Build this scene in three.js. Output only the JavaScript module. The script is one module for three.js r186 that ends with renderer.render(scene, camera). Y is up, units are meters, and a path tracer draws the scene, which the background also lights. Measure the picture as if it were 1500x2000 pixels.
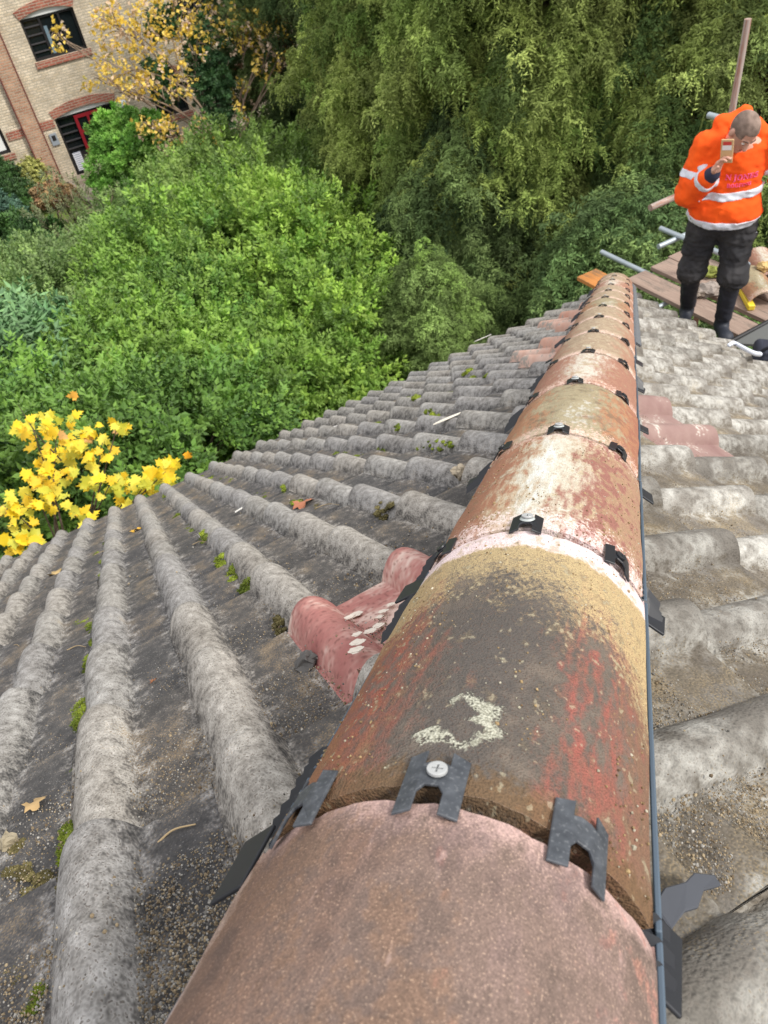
import * as THREE from 'three';
import { mergeGeometries, mergeVertices } from 'three/addons/utils/BufferGeometryUtils.js';
import { RoundedBoxGeometry } from 'three/addons/geometries/RoundedBoxGeometry.js';
import { FontLoader } from 'three/addons/loaders/FontLoader.js';
import { TextGeometry } from 'three/addons/geometries/TextGeometry.js';

// ---------------------------------------------------------------- camera, sky, sun, exposure
// survey frame: x right, y along the hip (downhill), z up; P3 turns it into three.js axes
const P3 = (x, y, z) => Array.isArray(x) ? new THREE.Vector3(x[0], x[2], -x[1]) : new THREE.Vector3(x, z, -y);
const FOC = 1458.69, CAM = [0.07404, -0.18694, 0.44024];
const RX = -0.76866, RY = 0.40185, RZ = 0.1936, ALPHA = 0.58098;
const R = (() => {
  const [cx, sx, cy, sy, cz, sz] = [Math.cos(RX), Math.sin(RX), Math.cos(RY), Math.sin(RY), Math.cos(RZ), Math.sin(RZ)];
  const mul = (A, B) => A.map((r) => [0, 1, 2].map((j) => r[0] * B[0][j] + r[1] * B[1][j] + r[2] * B[2][j]));
  return mul(mul([[cy, -sy, 0], [sy, cy, 0], [0, 0, 1]], [[1, 0, 0], [0, cx, -sx], [0, sx, cx]]), [[cz, 0, sz], [0, 1, 0], [-sz, 0, cz]]);
})();
const scene = new THREE.Scene();
const camera = new THREE.PerspectiveCamera(2 * Math.atan(1000 / FOC) * 180 / Math.PI, 0.75, 0.02, 400);
camera.position.copy(P3(CAM));
camera.up.copy(P3(R[0][2], R[1][2], R[2][2]));
camera.lookAt(P3(CAM[0] + R[0][1], CAM[1] + R[1][1], CAM[2] + R[2][1]));
camera.focus = 0.95; camera.userData.fStop = 14;
camera.updateMatrixWorld();

const SUN = [0.75, -0.1, 0.85];
{ // overcast sky, a little brighter round the veiled sun
  const w = 128, h = 64, d = new Float32Array(w * h * 4), sl = Math.hypot(...SUN);
  for (let j = 0; j < h; j++) for (let i = 0; i < w; i++) {
    const el = ((j + 0.5) / h - 0.5) * Math.PI, az = ((i + 0.5) / w - 0.5) * 2 * Math.PI;
    const dx = Math.cos(el) * Math.cos(az), dy = Math.sin(el), dz = Math.cos(el) * Math.sin(az);
    const c = (dx * SUN[0] + dy * SUN[2] - dz * SUN[1]) / sl;
    const k = dy > 0 ? 0.6 + 0.42 * dy + 0.5 * Math.pow(Math.max(0, c), 6) : 0.25 + 0.47 * Math.max(0, 1 + dy * 8);
    d.set([k * 1.0, k * 1.0, k * 1.03, 1], (j * w + i) * 4);
  }
  const t = new THREE.DataTexture(d, w, h, THREE.RGBAFormat, THREE.FloatType);
  t.mapping = THREE.EquirectangularReflectionMapping; t.magFilter = THREE.LinearFilter; t.needsUpdate = true;
  scene.background = t; scene.environment = t;
}
const sun = new THREE.DirectionalLight(new THREE.Color(1, 0.95, 0.87), 2.6);
sun.position.copy(P3(SUN).multiplyScalar(30)); sun.castShadow = true; sun.shadow.radius = 22;
Object.assign(sun.shadow.camera, { left: -35, right: 35, top: 35, bottom: -35, near: 1, far: 90 });
sun.shadow.mapSize.set(2048, 2048);
scene.add(sun, sun.target);
const renderer = new THREE.WebGLRenderer();
renderer.toneMapping = THREE.LinearToneMapping; renderer.toneMappingExposure = 1.36;
renderer.shadowMap.enabled = true;

// ---------------------------------------------------------------- helpers
let seed = 7;
const rnd = () => { seed = (seed + 0x6D2B79F5) | 0; let t = Math.imul(seed ^ (seed >>> 15), 1 | seed); t = (t + Math.imul(t ^ (t >>> 7), 61 | t)) ^ t; return ((t ^ (t >>> 14)) >>> 0) / 4294967296; };
const rr = (a, b) => a + (b - a) * rnd();
const pick = (a) => a[Math.floor(rnd() * a.length)];
const clamp = (x, a = 0, b = 1) => Math.min(b, Math.max(a, x));
const sst = (a, b, x) => { const t = clamp((x - a) / (b - a)); return t * t * (3 - 2 * t); };
const lerp = (a, b, t) => a + (b - a) * t;
const mix3 = (a, b, t) => [a[0] + (b[0] - a[0]) * t, a[1] + (b[1] - a[1]) * t, a[2] + (b[2] - a[2]) * t];
const lin = (r, g, b) => new THREE.Color().setRGB(r / 255, g / 255, b / 255, THREE.SRGBColorSpace);
const V = (x, y, z) => new THREE.Vector3(x, y, z);
const add3 = (a, b, k = 1) => [a[0] + b[0] * k, a[1] + b[1] * k, a[2] + b[2] * k];
const dot3 = (a, b) => a[0] * b[0] + a[1] * b[1] + a[2] * b[2];
const ray = (px, py) => { const a = (px - 750) / FOC, b = -(py - 1000) / FOC; return [0, 1, 2].map((i) => R[i][0] * a + R[i][1] + R[i][2] * b); };
const at = (px, py, d) => add3(CAM, ray(px, py), d);
const onZ = (px, py, z) => at(px, py, (z - CAM[2]) / ray(px, py)[2]);
function project(p) { const q = add3(p, CAM, -1), v = [0, 1, 2].map((j) => R[0][j] * q[0] + R[1][j] * q[1] + R[2][j] * q[2]); return [750 + FOC * v[0] / v[1], 1000 - FOC * v[2] / v[1], v[1]]; }

// gradient noise, periodic when periods are given
const PERM = new Uint16Array(512); { const p = [...Array(256).keys()]; for (let i = 255; i > 0; i--) { const j = Math.floor(rnd() * (i + 1)); [p[i], p[j]] = [p[j], p[i]]; } for (let i = 0; i < 512; i++) PERM[i] = p[i & 255]; }
const GX = [], GY = []; for (let i = 0; i < 16; i++) { GX.push(Math.cos(i * Math.PI / 8)); GY.push(Math.sin(i * Math.PI / 8)); }
function gn(x, y, px = 256, py = 256, s = 0) {
  const xi = Math.floor(x), yi = Math.floor(y), fx = x - xi, fy = y - yi;
  const x0 = ((xi % px) + px) % px, x1 = (x0 + 1) % px, y0 = ((yi % py) + py) % py, y1 = (y0 + 1) % py;
  const h = (a, b) => PERM[(PERM[(a + s * 37) & 255] + b + s * 11) & 255] & 15;
  const u = fx * fx * fx * (fx * (fx * 6 - 15) + 10), v = fy * fy * fy * (fy * (fy * 6 - 15) + 10);
  const a = h(x0, y0), b = h(x1, y0), c = h(x0, y1), d = h(x1, y1);
  const n0 = GX[a] * fx + GY[a] * fy, n1 = GX[b] * (fx - 1) + GY[b] * fy, n2 = GX[c] * fx + GY[c] * (fy - 1), n3 = GX[d] * (fx - 1) + GY[d] * (fy - 1);
  return (n0 + (n1 - n0) * u + (n2 - n0 + (n0 - n1 - n2 + n3) * u) * v) * 1.5;
}
function fbm(u, v, f, oct, s = 0, g = 2, fy = f) { let a = 0, k = 0.5, n = 0; for (let i = 0; i < oct; i++) { a += k * gn(u * f, v * fy, f, fy, s + i * 3); n += k; k *= 0.55; f *= g; fy *= g; } return a / n; }
function makeTex(w, h, fn, wantBump = true) {
  const c = new Uint8Array(w * h * 4), b = wantBump ? new Uint8Array(w * h * 4) : null;
  for (let j = 0; j < h; j++) for (let i = 0; i < w; i++) {
    const o = fn((i + 0.5) / w, (j + 0.5) / h), k = (j * w + i) * 4;
    c[k] = clamp(o[0], 0, 255); c[k + 1] = clamp(o[1], 0, 255); c[k + 2] = clamp(o[2], 0, 255); c[k + 3] = 255;
    if (b) { b[k] = b[k + 1] = b[k + 2] = clamp(o[3] ?? 0.5) * 255; b[k + 3] = 255; }
  }
  const mk = (d, srgb) => { const t = new THREE.DataTexture(d, w, h, THREE.RGBAFormat); t.wrapS = t.wrapT = THREE.RepeatWrapping; t.magFilter = THREE.LinearFilter; t.minFilter = THREE.LinearMipmapLinearFilter; t.generateMipmaps = true; if (srgb) t.colorSpace = THREE.SRGBColorSpace; t.needsUpdate = true; return t; };
  return { map: mk(c, true), bumpMap: b ? mk(b, false) : null };
}
const std = (o) => new THREE.MeshStandardMaterial({ roughness: 0.9, side: THREE.DoubleSide, ...o });
const nameCount = {};
const numbered = (n) => { const k = nameCount[n] = (nameCount[n] ?? -1) + 1; return k ? n + '_' + String(k).padStart(3, '0') : n; };
function tag(o, label, category, group, kind) { o.userData.label = label; if (category) o.userData.category = category; if (group) o.userData.group = group; if (kind) o.userData.kind = kind; return o; }
function shade(o) { o.castShadow = o.receiveShadow = true; return o; }
function mesh(name, g, m, parent) { const o = shade(new THREE.Mesh(g, m)); o.name = parent === scene ? numbered(name) : name; parent.add(o); return o; }
function thing(name, label, category, pos = V(0, 0, 0), group) { const o = new THREE.Group(); o.name = numbered(name); o.position.copy(pos); scene.add(o); return tag(o, label, category, group); }
function tube(a, b, r, seg = 14, r2 = r) { const d = b.clone().sub(a), g = new THREE.CylinderGeometry(r2, r, d.length(), seg, 1); g.applyMatrix4(new THREE.Matrix4().compose(a.clone().add(b).multiplyScalar(0.5), new THREE.Quaternion().setFromUnitVectors(V(0, 1, 0), d.normalize()), V(1, 1, 1))); return g; }
function limb(pts, r0, r1, seg = 7) { const c = new THREE.CatmullRomCurve3(pts), n = Math.max(4, pts.length * 4), g = new THREE.TubeGeometry(c, n, 1, seg), p = g.attributes.position; for (let i = 0; i <= n; i++) { const q = c.getPointAt(i / n), r = lerp(r0, r1, i / n); for (let j = 0; j <= seg; j++) { const k = i * (seg + 1) + j; p.setXYZ(k, q.x + (p.getX(k) - q.x) * r, q.y + (p.getY(k) - q.y) * r, q.z + (p.getZ(k) - q.z) * r); } } g.computeVertexNormals(); return g; }
// cut away the triangles where keep(x, y, z) < 0
function cut(g, keep) {
  const n = g.index ? g.toNonIndexed() : g, names = Object.keys(n.attributes), out = Object.fromEntries(names.map((k) => [k, []]));
  const get = (i) => Object.fromEntries(names.map((k) => { const a = n.attributes[k]; return [k, Array.from(a.array.subarray(i * a.itemSize, (i + 1) * a.itemSize))]; }));
  for (let t = 0; t < n.attributes.position.count; t += 3) {
    const v = [get(t), get(t + 1), get(t + 2)], d = v.map((q) => keep(...q.position)); let poly = [];
    for (let i = 0; i < 3; i++) { const j = (i + 1) % 3; if (d[i] >= 0) poly.push(v[i]); if ((d[i] >= 0) !== (d[j] >= 0)) { const f = d[i] / (d[i] - d[j]); poly.push(Object.fromEntries(names.map((k) => [k, v[i][k].map((x, m) => x + (v[j][k][m] - x) * f)]))); } }
    for (let i = 1; i + 1 < poly.length; i++) for (const q of [poly[0], poly[i], poly[i + 1]]) for (const k of names) out[k].push(...q[k]);
  }
  const r = new THREE.BufferGeometry(); for (const k of names) r.setAttribute(k, new THREE.Float32BufferAttribute(out[k], n.attributes[k].itemSize)); return r;
}
const jig = (g, amp, f, s = 0) => { const p = g.attributes.position; for (let i = 0; i < p.count; i++) { const x = p.getX(i), y = p.getY(i), z = p.getZ(i); p.setXYZ(i, x + amp * gn(y * f + 5, z * f, 256, 256, s), y + amp * gn(x * f + 9, z * f, 256, 256, s + 1), z + amp * gn(x * f, y * f + 3, 256, 256, s + 2)); } g.computeVertexNormals(); return g; };

// ---------------------------------------------------------------- frames of the roof
const H = Math.SQRT1_2, TA = Math.tan(ALPHA), CA = Math.cos(ALPHA);
const unit = (a) => { const l = Math.hypot(...a); return a.map((x) => x / l); };
const DH = unit([0, 1, -TA * H]), NH = [0, -DH[2], DH[1]];
const E1 = [H, H, 0], S1 = unit([-H, H, -TA]), N1 = unit([-TA * H, TA * H, 1]);
const F2 = [H, -H, 0], S2 = unit([H, H, -TA]), N2 = unit([TA * H, TA * H, 1]);
const PAN = 0.165, O = NH.map((x) => -x * PAN);               // where the two pan planes meet under the crest
const onSlope = (side, e, s, h = 0) => { const [E, S, N] = side ? [F2, S2, N2] : [E1, S1, N1]; return add3(add3(add3(O, E, e), S, s), N, h); };
function hitSlope(px, py, side, h = 0.0) { const N = side ? N2 : N1, E = side ? F2 : E1, S = side ? S2 : S1, d = ray(px, py), k = (dot3(N, O) + h - dot3(N, CAM)) / dot3(N, d), p = add3(add3(CAM, d, k), O, -1); return [dot3(p, E), dot3(p, S)]; }
const basis = (X, Y, Z, o) => new THREE.Matrix4().makeBasis(P3(X), P3(Y), P3(Z)).setPosition(P3(o));
const GAUGE = 0.385, PITCH = 0.187, TW = 2 * PITCH;
const GROUND = -8;
const neg = (a) => a.map((x) => -x);

// ---------------------------------------------------------------- surface textures
const mixN = (c, d) => c.map((x) => x * d);
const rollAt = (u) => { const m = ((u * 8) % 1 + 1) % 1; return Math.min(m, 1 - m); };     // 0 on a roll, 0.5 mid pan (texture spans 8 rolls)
function tileTex(kind, size) {
  return makeTex(size, size, (u, v) => {
    const big = fbm(u, v, 6, 3, 1), med = fbm(u, v, 26, 3, 5, 2, 16), grain = gn(u * 460, v * 240, 460, 240, 2), fine = gn(u * 850, v * 460, 850, 460, 9);
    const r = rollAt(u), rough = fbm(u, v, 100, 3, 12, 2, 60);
    const paleRoll = sst(-0.14, 0.14, 0.27 - r + 0.09 * med + 0.17 * rough + 0.06 * big + 0.1 * grain);      // paler along the rolls, darker in the pans, with a ragged outline
    const pit = sst(0.3, 0.75, 0.75 * grain + 0.85 * fine + 0.35 * rough);
    let c, h = 0.5 + 0.26 * grain + 0.12 * fine + 0.06 * rough;
    if (kind === 'left') {
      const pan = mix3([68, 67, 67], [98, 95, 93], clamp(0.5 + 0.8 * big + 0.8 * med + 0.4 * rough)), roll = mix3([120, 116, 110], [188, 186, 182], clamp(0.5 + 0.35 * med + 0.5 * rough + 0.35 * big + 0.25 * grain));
      c = mix3(pan, roll, paleRoll);
      c = mix3(c, [78, 72, 66], pit * 0.8);
      c = mix3(c, [196, 194, 190], sst(0.34, 0.6, fine * 0.7 + 0.4 * rough) * 0.5);
      const crumb = sst(0.08, 0.34, 0.6 * big + 0.5 * med + 0.4 * fine + 0.2 * rough - 0.35 * paleRoll);
      c = mix3(c, [130, 111, 84], crumb * 0.6);
      h -= 0.3 * pit;
    } else {
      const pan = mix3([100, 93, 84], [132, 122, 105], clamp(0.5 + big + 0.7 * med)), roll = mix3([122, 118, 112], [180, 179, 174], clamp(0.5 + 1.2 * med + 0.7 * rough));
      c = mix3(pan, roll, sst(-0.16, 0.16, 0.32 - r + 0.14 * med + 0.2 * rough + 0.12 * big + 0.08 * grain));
      c = mix3(c, [92, 86, 80], pit * 0.5);
      const dark = sst(0.06, 0.34, fbm(u, v, 9, 3, 31) + 0.4 * rough);
      c = mix3(c, [108, 103, 97], dark * 0.75);
      const crumb = sst(0.12, 0.3, 0.5 * big + 0.5 * med + 0.5 * fine - 0.3 * paleRoll);
      c = mix3(c, [150, 132, 102], crumb * 0.6);
      h += 0.25 * crumb * fine - 0.25 * pit;
    }
    const dk = 1 + 0.14 * fine + 0.1 * grain + 0.12 * rough;
    return [c[0] * dk, c[1] * dk, c[2] * dk, h];
  });
}
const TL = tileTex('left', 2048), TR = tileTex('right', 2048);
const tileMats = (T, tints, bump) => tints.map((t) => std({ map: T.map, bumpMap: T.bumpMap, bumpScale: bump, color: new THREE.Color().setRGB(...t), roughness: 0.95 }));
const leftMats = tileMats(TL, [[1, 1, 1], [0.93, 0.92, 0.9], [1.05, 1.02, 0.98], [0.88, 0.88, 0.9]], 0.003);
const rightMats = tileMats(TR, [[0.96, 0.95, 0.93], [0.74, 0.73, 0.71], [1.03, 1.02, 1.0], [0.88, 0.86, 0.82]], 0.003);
const redT = makeTex(512, 512, (u, v) => {
  const big = fbm(u, v, 4, 3, 3), med = fbm(u, v, 20, 3, 7), g = gn(u * 150, v * 150, 150, 150, 4);
  let c = mix3([158, 98, 93], [188, 140, 130], clamp(0.5 + big + 0.8 * med)); c = mix3(c, [214, 192, 180], sst(-0.05, 0.45, big + 0.6 * med + 0.2 * g) * 0.85); c = mix3(c, [112, 70, 64], sst(0.3, 0.6, gn(u * 260, v * 140, 260, 140, 6)) * 0.5);
  return [...c, 0.5 + 0.3 * g];
});
const redMat = std({ map: redT.map, bumpMap: redT.bumpMap, bumpScale: 0.004 });
const duskT = makeTex(512, 512, (u, v) => { const big = fbm(u, v, 4, 3, 23), med = fbm(u, v, 20, 3, 27), g = gn(u * 240, v * 140, 240, 140, 14); let c = mix3([128, 98, 94], [156, 132, 124], clamp(0.5 + big + 0.6 * med)); c = mix3(c, [196, 188, 178], sst(0.3, 0.6, med + 0.5 * g)); return [...c, 0.5 + 0.3 * g]; });
const duskMat = std({ map: duskT.map, bumpMap: duskT.bumpMap, bumpScale: 0.002 });
const pinkT = makeTex(512, 512, (u, v) => { const big = fbm(u, v, 4, 3, 13), med = fbm(u, v, 20, 3, 17), g = gn(u * 150, v * 150, 150, 150, 14); let c = mix3([184, 138, 120], [206, 178, 164], clamp(0.5 + big + 0.6 * med)); c = mix3(c, [150, 142, 134], sst(0.1, 0.4, med + 0.3 * g)); return [...c, 0.5 + 0.3 * g]; });
const pinkMat = std({ map: pinkT.map, bumpMap: pinkT.bumpMap, bumpScale: 0.002 });
const cutMat = std({ color: lin(196, 170, 150) });
const feltMat = std({ color: lin(128, 122, 114) }), recessMat = std({ color: lin(150, 152, 152), roughness: 0.5, metalness: 0.3 });
const blackPlastic = std({ color: lin(34, 36, 41), roughness: 0.42 });
const tabPlastic = std({ color: lin(38, 40, 45), roughness: 0.5 });
const clipT = makeTex(256, 256, (u, v) => { const n = fbm(u, v, 8, 4, 2), s = sst(0.25, 0.45, fbm(u, v, 30, 2, 8)); const c = mix3([56, 60, 66], [84, 88, 94], clamp(0.5 + n)); return [...mix3(c, [130, 132, 134], s * 0.4), 0.5 + 0.3 * n]; });
const clipMat = std({ map: clipT.map, bumpMap: clipT.bumpMap, bumpScale: 0.0006, roughness: 0.55 });
const stripMat = std({ color: lin(84, 98, 112), roughness: 0.45 });
const screwMat = std({ color: lin(176, 178, 178), roughness: 0.4, metalness: 0.15 });
const washerMat = std({ color: lin(168, 174, 172), roughness: 0.4 });

// ---------------------------------------------------------------- the roof we stand on
const roof = thing('tiled_roof', 'weathered grey concrete-tiled hipped roof with a clipped row of red-brown hip tiles', 'roof', V(0, 0, 0));
const rollH = (d, h) => { const t = clamp(1 - (d / 0.046) ** 2); return h * Math.pow(t, 0.8); };
const rollArc = (() => { const N = 400, a = [0]; let px = -0.05, ph = 0; const f = (x) => Math.max(0, ...[-PITCH, 0, PITCH, 2 * PITCH].map((c) => rollH(x - c, 0.037))); ph = f(px); for (let i = 1; i <= N; i++) { const x = -0.05 + i / N * PITCH, h = f(x); a.push(a[i - 1] + Math.hypot(x - px, h - ph)); px = x; ph = h; } return (x) => { const t = (x + 0.05 - 0.05) / PITCH, c = Math.floor(t), q = (t - c) * N, i = Math.min(N - 1, Math.floor(q)); return (c + lerp(a[i], a[i + 1], q - i) / a[N]) / 8; }; })();   // arc length over the rolls, so the grain is not stretched
const ROLL0 = rollArc(0.05);
function tileGeo(v) {
  const xs = [0]; for (const c of [0.05, 0.05 + PITCH]) { for (let i = 0; i <= 14; i++) xs.push(c - 0.0462 * Math.cos(i / 14 * Math.PI)); if (c < 0.1) for (let i = 1; i < 4; i++) xs.push(c + 0.0462 + i / 4 * (PITCH - 0.0924)); } for (let i = 1; i <= 4; i++) xs.push(0.0962 + PITCH + i / 4 * (TW - PITCH - 0.0962));
  const zs = [0, 0.004, 0.012, 0.03, 0.08, 0.16, 0.26, 0.36, 0.46], pos = [], uv = [], idx = [], w = xs.length;
  const top = (x, s) => {
    let h = 0; const k = lerp(0.043, 0.031, s / 0.46) * (1 - 0.3 * Math.pow(clamp(1 - s / 0.014), 2));
    for (const c of [0.05, 0.05 + PITCH]) h = Math.max(h, rollH((x - c) * (1 + 0.12 * s / 0.46), k));
    return h + 0.024 * (1 - s / GAUGE) - 0.004 * Math.pow(clamp(1 - s / 0.012), 2) + 0.0011 * gn(x * 14 + v * 7, s * 9 + v * 3, 256, 256, 40 + v);
  };
  for (const s of zs) for (const x of xs) { pos.push(x + 0.003 * gn(s * 12, v * 5.3, 256, 256, 3), top(x, s), s); uv.push(rollArc(x) - ROLL0 + v * 0.25, s / (4 * GAUGE) + v * 0.25); }
  const grid = (o, rows) => { for (let j = 0; j < rows - 1; j++) for (let i = 0; i < w - 1; i++) { const a = o + j * w + i; idx.push(a, a + 1, a + w, a + 1, a + w + 1, a + w); } };
  grid(0, zs.length);
  const o = pos.length / 3;                                            // the lower edge, as thick as the tile, and the two long edges
  for (const dy of [0, 1]) for (const x of xs) { pos.push(x, top(x, 0) - dy * 0.024, dy * 0.001); uv.push(x / (8 * PITCH) + v * 0.25, dy * 0.012 + v * 0.25); }
  for (let i = 0; i < w - 1; i++) { const a = o + i; idx.push(a, a + w, a + 1, a + 1, a + w, a + w + 1); }
  for (const x of [0, TW]) { const q = pos.length / 3; for (const s of zs) for (const dy of [0, 1]) { pos.push(x, top(x, s) - dy * 0.024, s); uv.push(v * 0.25 + dy * 0.012, s / 1.5); } for (let j = 0; j < zs.length - 1; j++) idx.push(q + j * 2, q + j * 2 + 1, q + j * 2 + 2, q + j * 2 + 1, q + j * 2 + 3, q + j * 2 + 2); }
  const g = new THREE.BufferGeometry(); g.setAttribute('position', new THREE.Float32BufferAttribute(pos, 3)); g.setAttribute('uv', new THREE.Float32BufferAttribute(uv, 2)); g.setIndex(idx); g.computeVertexNormals(); return g;
}
const tileGeos = [0, 1, 2, 3].map((v) => tileGeo(v));
function slabGeo(pts, th) { const sh = new THREE.Shape(pts.map((p) => new THREE.Vector2(p[0], p[1]))), g = new THREE.ExtrudeGeometry(sh, { depth: th, bevelEnabled: false }); g.rotateX(Math.PI / 2); return g; }
const EAVE = [5.095, 4.895];
function slope(side) {
  const [X, S, N] = side ? [F2, S2, N2] : [E1, S1, N1], sgn = side ? -1 : 1, eave = EAVE[side];
  // local: x along the courses, y out of the roof, z upslope (= -S)
  const hip = (s) => sgn * s * CA, sx = side ? 1 : -1, low = eave - 0.06;
  const dg = slabGeo([[hip(-1.5), 1.5], [sx * 6.5, 1.5], [sx * 6.5, -low], [hip(low), -low]], 0.03);
  const deck = mesh('roof_slope', dg, feltMat, roof);
  basis(X, N, neg(S), add3(O, N, -0.004)).decompose(deck.position, deck.quaternion, deck.scale);
  const p0 = side ? 0.275 : 0.43, c0 = side ? -0.095 : 0.13, mats = side ? rightMats : leftMats;
  const xOf = (x, s) => side ? H * (x + s * CA) : -H * (x - s * CA);   // distance from the hip line, positive on this side
  let n = 0;
  for (let k = -2; p0 + k * GAUGE < eave + 0.01; k++) for (let i = -22; i < 22; i++) {
    const sf = p0 + k * GAUGE, x0 = c0 - 0.05 + i * TW + (((k + 1 - side) % 2 + 2) % 2) * PITCH;
    const q = project(onSlope(side, x0 + TW / 2, sf - 0.2)); if (q[2] < 0.05 || q[0] < -400 || q[0] > 2600 || q[1] > 3600 || q[1] < -100) continue;
    const d = [[0, 0], [TW, 0], [0, 0.46], [TW, 0.46]].map(([a, b]) => xOf(x0 + a, sf - b)); if (Math.max(...d) < 0.06) continue;
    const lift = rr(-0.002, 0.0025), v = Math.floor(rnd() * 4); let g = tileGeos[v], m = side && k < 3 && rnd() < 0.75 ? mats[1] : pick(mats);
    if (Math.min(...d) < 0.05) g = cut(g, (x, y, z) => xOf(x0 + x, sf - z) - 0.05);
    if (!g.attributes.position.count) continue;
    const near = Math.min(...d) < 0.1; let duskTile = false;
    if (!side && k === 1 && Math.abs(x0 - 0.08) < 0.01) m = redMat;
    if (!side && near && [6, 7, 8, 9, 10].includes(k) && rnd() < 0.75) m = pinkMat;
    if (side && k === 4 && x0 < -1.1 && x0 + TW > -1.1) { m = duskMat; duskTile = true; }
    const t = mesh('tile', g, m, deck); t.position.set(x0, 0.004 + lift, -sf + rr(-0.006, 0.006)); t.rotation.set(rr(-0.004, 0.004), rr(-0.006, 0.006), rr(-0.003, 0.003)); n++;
    if (m === redMat) t.userData.label = 'cut red sanded tile beside the hip'; if (duskTile) t.userData.label = 'dusty mauve-red tile beside the hip'; if (m === pinkMat) t.userData.label = 'pale pink terracotta tile beside the hip';
  }
  console.log('tiles', side, n);
  return deck;
}
slope(0); slope(1);
{ // house wall under the eaves
  const f = [[0, 5.25], [-6.2, -0.95], [0, -7.1], [6.2, -0.95]], sh = new THREE.Shape(f.map((p) => new THREE.Vector2(...p)));
  const g = new THREE.ExtrudeGeometry(sh, { depth: 4.9, bevelEnabled: false }); g.rotateX(-Math.PI / 2); g.translate(0, GROUND, 0);
  mesh('house_wall', g, std({ color: lin(176, 160, 140) }), roof);
}

// hip tiles: texture recipes
const SEGA = 60 * Math.PI / 180, HR = 0.145, HL = 0.45;
const layer = (c, col, m) => mix3(c, col, clamp(m));
function hipTex(size, recipe, s) {
  return makeTex(size, size, (u, v) => {
    const ang = (u - 0.5) * 120, big = fbm(u, v, 5, 4, s), med = fbm(u, v, 18, 3, s + 4), streak = fbm(u, v, 30, 3, s + 8, 2, 9), g = gn(u * 170, v * 230, 170, 230, s), fine = gn(u * 400, v * 500, 400, 500, s + 2), rough = fbm(u, v, 60, 2, s + 1);
    const n = { big, med, streak, g, fine, rough };
    let c = recipe(ang, v, n); const k = 1 + 0.17 * fine + 0.12 * g + 0.1 * rough;
    return [c[0] * k, c[1] * k, c[2] * k, (c[3] ?? 0.35) + 0.16 * g + 0.12 * fine + 0.12 * rough];
  });
}
const M = (x, a, b) => sst(a, b, x);
const pitD = (c, n, k = 0.6) => layer(c, [70, 52, 42], M(n.g + 0.5 * n.rough, 0.3, 0.6) * k);
const G = (x, n, a, b) => sst(a, b, x + 0.16 * n.rough + 0.1 * n.g + 0.06 * n.fine);       // a stain with a grainy outline
const band = (c, n, v, at, col, k = 0.85) => layer(c, col, G(at < 0.5 ? at - v + 0.06 * n.med : v - at + 0.06 * n.med, n, -0.03, 0.05) * k * (0.55 + 0.45 * M(n.streak + n.med, -0.3, 0.1)));
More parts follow.
